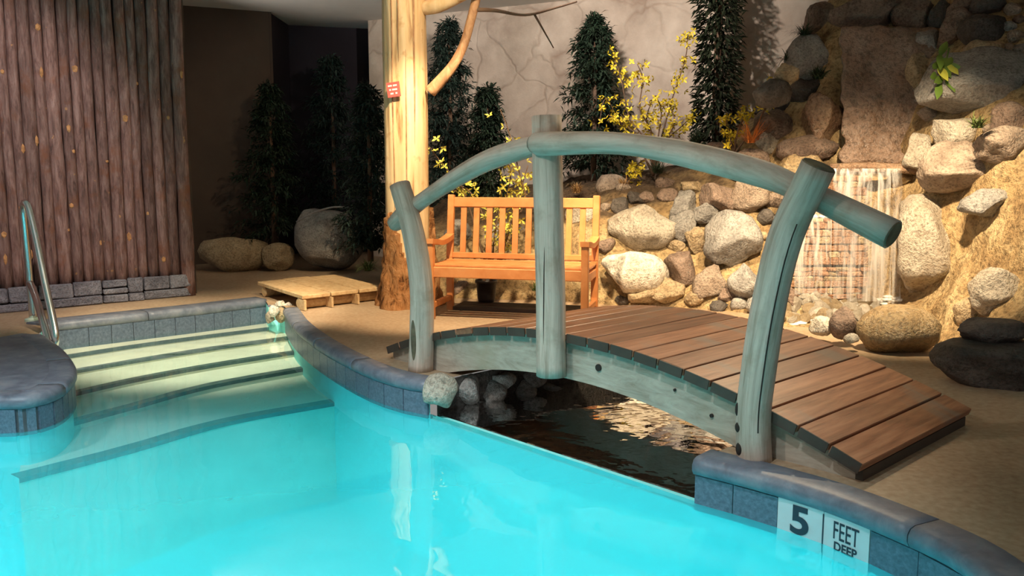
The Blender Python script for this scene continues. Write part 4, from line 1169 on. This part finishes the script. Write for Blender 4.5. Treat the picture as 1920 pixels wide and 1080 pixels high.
# pot
def lathe(prof, seg=18):
    vs, fs = [], []
    for r_, z in prof:
        for k in range(seg): a = 2 * math.pi * k / seg; vs.append(Vector((r_ * math.cos(a), r_ * math.sin(a), z)))
    for i in range(len(prof) - 1):
        for k in range(seg): fs.append((i * seg + k, i * seg + (k + 1) % seg, (i + 1) * seg + (k + 1) % seg, (i + 1) * seg + k))
    return vs, fs
pb = aty(912, 575, 7.72); pt = empty('plant_pot', (pb.x, 7.72, 0.035)); tag(pt, 'black plastic nursery pot on the grating under the bench', 'pot')
vs, fs = lathe([(0.0, 0), (0.072, 0), (0.078, 0.03), (0.09, 0.17), (0.10, 0.17), (0.10, 0.195), (0.092, 0.195), (0.085, 0.15), (0, 0.15)]); py_obj('body', vs, fs, M['pot'], pt, smooth=True)
for a in range(3): tube_obj('stem', [Vector((0.03 * math.cos(a * 2), 0.03 * math.sin(a * 2), 0.14)), Vector((0.05 * math.cos(a * 2), 0.04 * math.sin(a * 2), 0.3))], 0.012, M['twig'], pt, 6)

# ------------------------------------------------------------------ trunk post
TC = Vector((-0.92, 7.72, 0))
tk = empty('tree_trunk', TC); tag(tk, 'tall peeled tree trunk post with rough bark foot beside the bench', 'tree trunk')
def trunk_mesh(z0, z1, nz, rf, jit, seed, m, name):
    vs, fs = [], []; seg = 56
    for i in range(nz + 1):
        z = lerp(z0, z1, i / nz)
        for k in range(seg):
            a = 2 * math.pi * k / seg; r_ = rf(z, a)
            r_ *= 1 + jit * noise.noise(Vector((math.cos(a) * 2.2, math.sin(a) * 2.2, z * 0.5 + seed))) + jit * .5 * noise.noise(Vector((math.cos(a) * 7, math.sin(a) * 7, z * (9 if jit > .1 else 1.2) + seed)))
            vs.append(Vector((math.cos(a) * r_, math.sin(a) * r_, z)))
    for i in range(nz):
        for k in range(seg): fs.append((i * seg + k, i * seg + (k + 1) % seg, (i + 1) * seg + (k + 1) % seg, (i + 1) * seg + k))
    return py_obj(name, vs, fs, m, tk, smooth=True)
trunk_mesh(0.0, CH - 0.01, 60, lambda z, a: 0.195 - 0.004 * z, 0.075, 3, M['trunk'], 'peeled_stem')
def foot_r(z, a):
    top = 0.62 + 0.16 * math.sin(2 * a + 0.5) + 0.10 * math.sin(5 * a)
    if z > top: return 0.15
    return 0.215 + 0.075 * max(0, 1 - z / 0.55) ** 1.6 + 0.03 * math.sin(5 * a + z * 4) * max(0, 1 - z / 0.5)
trunk_mesh(0.0, 0.9, 80, foot_r, 0.26, 8, M['barkbase'], 'bark_foot')
def tl_(l, Y, r0, r1, name, m, par=tk, seed=0):
    pts = catmull([aty(u, v, y) - TC for (u, v), y in zip(l, Y)], 6)
    return tube_obj(name, pts, [lerp(r0, r1, i / (len(pts) - 1)) for i in range(len(pts))], m, par, 9, 0.18, seed)
tl_([(790, 16), (822, 10), (870, -12), (930, -50)], [7.7, 7.6, 7.5, 7.4], 0.062, 0.05, 'limb', M['trunk'], seed=1)
bb = tl_([(806, 172), (828, 148), (852, 118), (870, 82), (882, 40), (895, -10), (910, -70)], [7.62, 7.6, 7.6, 7.6, 7.6, 7.6, 7.6], 0.052, 0.034, 'branch', M['branch'], seed=2)
b2 = tl_([(888, 18), (930, 20), (985, 28), (1040, 15), (1082, 3)], [7.6, 7.55, 7.5, 7.45, 7.4], 0.018, 0.007, 'twig', M['twig'], bb, 3)
tl_([(1002, 27), (1018, 55), (1038, 90)], [7.5, 7.5, 7.5], 0.010, 0.005, 'twig', M['twig'], bb, 4)
for a, z0_, z1_, w_ in ((-2.05, 0.75, 3.1, .007), (-1.45, 0.7, 2.2, .006), (-1.05, 1.3, 3.1, .009), (-1.75, 2.1, 3.0, .005)):
    pts = [Vector((math.cos(a + 0.06 * noise.noise(Vector((a, z0_ + (z1_ - z0_) * k / 14 * 1.5, 0)))), math.sin(a), 0)) * 0.192 + Vector((0, 0, z0_ + (z1_ - z0_) * k / 14)) for k in range(15)]
    tube_obj('crack', pts, [w_ * math.sin(math.pi * (0.05 + 0.9 * k / 14)) for k in range(15)], M['branch'], tk, 5)
# red notice
sp = aty(738, 168, 7.50)
sg = empty('notice_sign', sp, R(-12)); tag(sg, 'small red notice with white lettering fixed to the trunk', 'sign')
bo = box_obj('board', (0, 0, 0), (0.112, 0.012, 0.122), M['sign'], sg, (0, R(-7), 0))
for z, segs in ((0.033, [(-0.026, .036), (0.020, .038)]), (0.0, [(-0.026, .022), (0.016, .052)]), (-0.032, [(-0.012, .034), (0.028, .026)])):
    for x, w in segs:
        for q in range(int(w / 0.009)):
            box_obj('lettering', (x - w / 2 + 0.009 * q + 0.004, -0.0068, z), (0.006, 0.002, 0.013), M['white'], bo)

# ------------------------------------------------------------------ wooden step
DZ = 0.135
dk = empty('wooden_step', at(565, 580)); tag(dk, 'low pale pine step of wide boards beside the trunk', 'step')
f0, l0, r0 = at(565, 554, DZ), at(482, 528, DZ), at(722, 537, DZ)
ld = (l0 - f0); fd = (r0 - f0); n_ = 3
for i in range(n_):
    a = f0 + fd * (i / n_); ln = ld.length * (1.0, 1.04, 1.0)[i]; c = a + fd / n_ / 2 + ld.normalized() * ln / 2
    o = box_obj('board', c - dk.location + Vector((0, 0, -0.018)), (fd.length / n_ - 0.012, ln, 0.034), M['dock'], dk, (0, 0, math.atan2(fd.y, fd.x)), 0.005)
    # skew so that the board ends follow the front
    sk = (ld.normalized().dot(fd.normalized()))
    for v in o.data.vertices: v.co.x += v.co.y * sk
for t in (0.10, 0.9):
    a = f0 + ld * t * 0.98; vs, fs = tube_data([a - dk.location + Vector((0, 0, -0.085)) + fd.normalized() * 0.02, a + fd * 0.97 - dk.location + Vector((0, 0, -0.085))], 0.048, 12, True, .06, 4)
    py_obj('bearer', vs, fs, M['dock'], dk)
for i in range(4):
    a = f0 + fd * (0.02 + 0.31 * i) + ld * 0.02 - dk.location
    box_obj('block', a + Vector((0, 0, -0.085)), (0.02, 0.10, 0.09), M['dock'], dk, (0, 0, math.atan2(fd.y, fd.x)))
# ------------------------------------------------------------------ handrail
hb = at(62, 602, 0.0); hr = empty('pool_handrail', hb); tag(hr, 'bent stainless steel handrail at the pool steps', 'handrail')
def hp(u, v, Y): return aty(u, v, Y) - hb
Yb = hb.y
path = catmull([hp(62, 600, Yb), hp(55, 520, Yb), hp(48, 440, Yb - .02), hp(44, 392, Yb - .04), hp(47, 380, Yb - .07), hp(54, 392, Yb - .10), hp(68, 450, Yb - .22), hp(84, 530, Yb - .40), hp(97, 590, Yb - .55), hp(104, 628, Yb - .64), hp(101, 648, Yb - .66), hp(92, 640, Yb - .62), hp(80, 600, Yb - .48), hp(66, 555, Yb - .25), hp(57, 532, Yb - .02)], 6)
tube_obj('tube', path, 0.027, M['chrome'], hr, 12)
vs, fs = lathe([(0, 0.0), (0.06, 0.0), (0.06, 0.02), (0.03, 0.03), (0.0, 0.03)]); py_obj('flange', vs, fs, M['flange'], hr, smooth=False)

# ------------------------------------------------------------------ plants
def blade(vs, fs, p, d, up, L, w, bend=0.3, segs=1):
    d = d.normalized(); side = d.cross(up)
    if side.length < 1e-4: side = Vector((1, 0, 0))
    side.normalize(); k = len(vs)
    if segs == 1:
        mid = p + d * L * 0.5 + up * bend * L * 0.15; tip = p + d * L - Vector((0, 0, 1)) * bend * L * 0.3
        vs += [p, mid + side * w / 2, tip, mid - side * w / 2]; fs.append((k, k + 1, k + 2, k + 3))
    else:
        for i in range(segs + 1):
            t = i / segs; q = p + d * L * t - Vector((0, 0, 1)) * bend * L * t * t; ww = w * (1 - t) ** 0.7 / 2 + 0.0005
            vs += [q + side * ww, q - side * ww]
        for i in range(segs): fs.append((k + 2 * i, k + 2 * i + 1, k + 2 * i + 3, k + 2 * i + 2))
def conifer(u, vtop, vbase, wpx, Y, label, m, seed, nb=110, group='dark conifers', zb=None):
    random.seed(seed)
    top, basep = aty(u, vtop, Y), aty(u, vbase, Y)
    if zb is not None: basep.z = zb
    Ht = top.z - basep.z; Rm = wpx * Y / FPX / 2 * 1.35; nb = int(nb * 1.7)
    t = empty('conifer', basep); tag(t, label, 'conifer', group)
    tube_obj('trunk', [Vector((0, 0, 0)), Vector((0.01, 0, Ht * .5)), Vector((0, 0, Ht * 0.97))], [0.035, 0.025, 0.006], M['twig'], t, 7)
    vs, fs = [], []
    for b in range(nb):
        f = (b + random.random()) / nb; z = Ht * (0.10 + 0.88 * f)
        prof = (1 - f) ** 0.6 * 0.85 * (0.85 + 0.3 * abs(math.sin(f * 9 + seed))) + 0.14
        L = Rm * prof * random.uniform(0.65, 1.08); a = random.random() * 6.283
        d = Vector((math.cos(a), math.sin(a), random.uniform(-0.25, 0.35))).normalized()
        for q in range(34):
            s = random.uniform(0.15, 1.0); p = Vector((0, 0, z)) + d * L * s + Vector((random.gauss(0, .018), random.gauss(0, .018), random.gauss(0, .018) - 0.05 * s * s))
            dd = d + Vector((random.gauss(0, .8), random.gauss(0, .8), random.gauss(-0.2, .6)))
            blade(vs, fs, p, dd, Vector((0, 0, 1)), random.uniform(0.06, 0.11), random.uniform(.016, .030), 0.5)
    for q in range(30): blade(vs, fs, Vector((0, 0, Ht * (0.93 + 0.06 * random.random()))), Vector((random.gauss(0, .4), random.gauss(0, .4), 1)), Vector((1, 0, 0)), 0.07, .014, 0.1)
    o = py_obj('foliage', vs, fs, m, t); o['kind'] = 'stuff'
    return t
conifer(1112, 22, 348, 122, 9.6, 'slim dark conifer standing alone against the stucco wall above the bench', M['needle'], 1, 120)
conifer(845, 30, 430, 118, 10.6, 'tall dark conifer right behind the peeled trunk', M['needle2'], 2, 140)
conifer(915, 155, 430, 90, 9.9, 'shorter dark conifer between the trunk and the bridge rail', M['needle'], 3, 100)
conifer(515, 150, 470, 115, 10.75, 'shadowy conifer in front of the dark brown wall', M['needle'], 4, 110)
conifer(628, 98, 430, 120, 11.7, 'shadowy tall conifer at the back of the dark alcove', M['needle2'], 5, 110)
conifer(695, 152, 490, 100, 9.6, 'conifer in half shadow just left of the peeled trunk', M['needle2'], 6, 120)
# leafy column on the right
random.seed(9)
ct, cb = aty(1340, -40, 9.2), aty(1340, 285, 9.2)
t = empty('leafy_column_tree', cb); tag(t, 'tall dark ivy like column tree left of the rockery top', 'tree')
Ht = ct.z - cb.z
tube_obj('trunk', [Vector((0, 0, -0.1)), Vector((0, 0, Ht))], 0.04, M['twig'], t, 7)
vs, fs = [], []
for q in range(2600):
    z = random.uniform(0, Ht + 0.05); a = random.random() * 6.283; rr0 = 0.20 + 0.06 * noise.noise(Vector((z * 2.2, a, 0))) * 2
    r_ = rr0 * math.sqrt(random.uniform(0.15, 1)); p = Vector((math.cos(a) * r_, math.sin(a) * r_, z))
    d = Vector((math.cos(a), math.sin(a), random.gauss(-0.3, .6)))
    blade(vs, fs, p, d, Vector((0, 0, 1)), random.uniform(0.06, 0.12), random.uniform(.025, .05), 0.5)
o = py_obj('foliage', vs, fs, M['ivy'], t); o['kind'] = 'stuff'

def forsythia(name_label, basepx, Y, stems, seed, m, nfl=10, fs_=0.046):
    random.seed(seed); b0 = aty(*basepx, Y)
    t = empty('forsythia_bush', b0); tag(t, name_label, 'shrub')
    pv, pf = [], []
    for l in stems:
        pts = catmull([Vector((0, 0, 0))] + [aty(u, v, Y + random.uniform(-.15, .15)) - b0 for u, v in l], 6)
        tube_obj('stem', pts, [lerp(0.011, 0.004, i / (len(pts) - 1)) for i in range(len(pts))], M['twig'], t, 6)
        n0 = int(len(pts) * 0.35)
        for p in pts[n0:]:
            if random.random() < 0.25: continue
            for f in range(random.randint(1, nfl // 3)):
                c = p + Vector((random.gauss(0, .045), random.gauss(0, .04), random.gauss(0, .045)))
                ax = Vector((random.gauss(0, 1), random.gauss(-0.7, 1), random.gauss(0, 1))).normalized(); e1 = ax.orthogonal().normalized(); e2 = ax.cross(e1)
                for k in range(4):
                    a = k * 1.5708 + random.uniform(-.2, .2); d = e1 * math.cos(a) + e2 * math.sin(a) + ax * 0.45
                    blade(pv, pf, c, d, ax, fs_ * random.uniform(.8, 1.25), fs_ * 0.5, 0.2)
    o = py_obj('blossom', pv, pf, m, t); o['kind'] = 'stuff'
    return t
forsythia('large yellow forsythia bush against the stucco wall', (1225, 330), 9.0,
  [[(1215, 270), (1180, 220), (1165, 150), (1150, 105)], [(1222, 250), (1200, 205), (1205, 150), (1195, 120)], [(1240, 260), (1262, 180), (1285, 110), (1290, 60)], [(1232, 270), (1240, 210), (1230, 180)],
   [(1200, 280), (1160, 225), (1135, 185), (1122, 240)], [(1245, 270), (1280, 235), (1300, 215)], [(1215, 280), (1180, 240), (1140, 215)], [(1250, 260), (1265, 230), (1255, 195)], [(1225, 270), (1212, 225), (1222, 190)],
   [(1210, 300), (1190, 315), (1192, 325)]], 3, M['petal'], 16)
forsythia('pale yellow forsythia growing up behind the bench', (925, 545), 7.95,
  [[(940, 440), (950, 370), (958, 320), (945, 300)], [(925, 460), (935, 400), (942, 345)], [(955, 430), (975, 360), (990, 310)], [(915, 440), (895, 380), (868, 350), (850, 362)], [(950, 440), (985, 380), (975, 330), (955, 250), (938, 205)],
   [(945, 460), (925, 420), (905, 410)], [(940, 480), (955, 430), (965, 400)], [(870, 360), (835, 315), (805, 275)]], 6, M['petal2'], 9)
forsythia('small yellow flower spray beside the orange grass', (1375, 290), 8.35, [[(1385, 240), (1400, 215), (1398, 200)], [(1372, 255), (1362, 232), (1365, 225)], [(1420, 230), (1440, 190), (1445, 165), (1440, 160)], [(1370, 262), (1380, 250)]], 8, M['petal'], 10)

def tuft(name, label, u, v, rpx, Y, m, seed, nb=70, cat='grass', up=1.0, wid=0.008, bend=0.5, hit=False):
    random.seed(seed)
    if Y is None:
        h = BVH.ray_cast(Vector((0, 0, CAMH)), ray(u, v).normalized()); p0 = h[0] if h[0] else aty(u, v, 7.8)
        p0 = p0 - ray(u, v).normalized() * 0.12
    else: p0 = aty(u, v, Y)
    L = rpx * p0.y / FPX
    vs, fs = [], []
    for k in range(nb):
        a = random.random() * 6.283; sp_ = random.uniform(0.15, 1.0)
        blade(vs, fs, Vector((random.gauss(0, .015), random.gauss(0, .015), 0)), Vector((math.cos(a) * sp_, math.sin(a) * sp_, up * random.uniform(.5, 1.1))), Vector((0, 0, 1)), L * random.uniform(.7, 1.15), wid, bend * random.uniform(.5, 1.2), 4)
    o = py_obj(name, vs, fs, m, None, loc=p0); tag(o, label, cat, kind=None)
    return o
tuft('orange_grass', 'spiky orange grass clump among the stones above the rail', 1408, 268, 62, 8.0, M['orange'], 1, 80, up=0.75, bend=0.25)
tuft('straw_grass', 'dry straw coloured grass at the foot of the middle conifer', 1082, 362, 36, 8.9, M['strawgrass'], 2, 80)
tuft('straw_grass', 'dry straw coloured grass on the rockery right of the middle conifer', 1170, 350, 34, 8.7, M['strawgrass'], 3, 80)
tuft('green_grass', 'dark green grass under the large yellow forsythia', 1232, 325, 44, 8.75, M['darkgrass'], 4, 130)
tuft('green_grass', 'dark green grass below the leafy column tree', 1305, 270, 50, 8.8, M['darkgrass'], 5, 130)
tuft('green_grass', 'grey green grass spilling over the top left rocks of the waterfall', 1508, 70, 55, 8.45, M['darkgrass'], 6, 120, bend=0.7)
tuft('green_grass', 'long grass hanging left of the large grey stone by the waterfall', 1480, 115, 50, 8.5, M['darkgrass'], 16, 90, bend=0.9)
tuft('green_tuft', 'dense dark green tuft in front of the large grey stone', 1535, 148, 40, 8.0, M['darkgrass'], 7, 160, wid=0.014)
tuft('green_grass', 'small grey green grass on the boulders at the right edge', 1832, 240, 42, 6.25, M['grass'], 8, 110)
tuft('green_grass', 'dark green grass between the bench slats and rocks', 1005, 545, 36, 7.95, M['grass'], 11, 60)
tuft('green_grass', 'dim green grass left of the trunk foot', 690, 508, 46, 9.0, M['grass'], 12, 120, bend=0.6)
tuft('dark_shrub', 'dark feathery shrub beside the big grey corner boulder', 700, 470, 70, 9.4, M['needle'], 13, 260, up=0.9, wid=0.014)
# variegated plant
vp = aty(1768, 150, 6.9); t = empty('variegated_plant', vp); tag(t, 'green and yellow variegated plant left of the huge grey boulder', 'plant')
random.seed(14)
for k in range(14):
    vs, fs = [], []
    a = random.uniform(-0.4, 3.6); d = Vector((math.cos(a) * .8, -0.5, math.sin(a) * 0.9))
    p = Vector((random.uniform(-.06, .06), 0, random.uniform(-.05, .22)))
    if k < 6: d = Vector((random.uniform(-.7, .7), -0.5, -random.uniform(.4, 1)))
    d.normalize(); side = d.cross(Vector((0, -1, 0.2))).normalized(); L = random.uniform(.09, .15)
    for i in range(6):
        q = p + d * L * i / 5 - Vector((0, 0, 0.03 * (i / 5) ** 2)); w = 0.032 * math.sin(math.pi * (0.08 + 0.92 * i / 5)) + .001
        vs += [q + side * w, q + Vector((0, -.004, -.004)), q - side * w]
    for i in range(5): fs += [(3 * i, 3 * i + 1, 3 * i + 4, 3 * i + 3), (3 * i + 1, 3 * i + 2, 3 * i + 5, 3 * i + 4)]
    py_obj('leaf', vs, fs, M['leafy'] if k % 3 == 0 and k < 8 else M['leaf'], t, smooth=True)
tube_obj('stem', [Vector((0, 0.03, -0.06)), Vector((0.01, 0, 0.1)), Vector((0.03, 0, 0.24))], 0.006, M['leaf'], t, 6)
# cable over the grey boulder
cab = catmull([aty(556, 416, 9.95), aty(590, 398, 9.82), aty(630, 388, 9.78), aty(675, 392, 9.85)], 6)
o = tube_obj('cable', cab, 0.010, M['cable'], None, 6); tag(o, 'thin cable draped over the big grey corner boulder', 'cable')
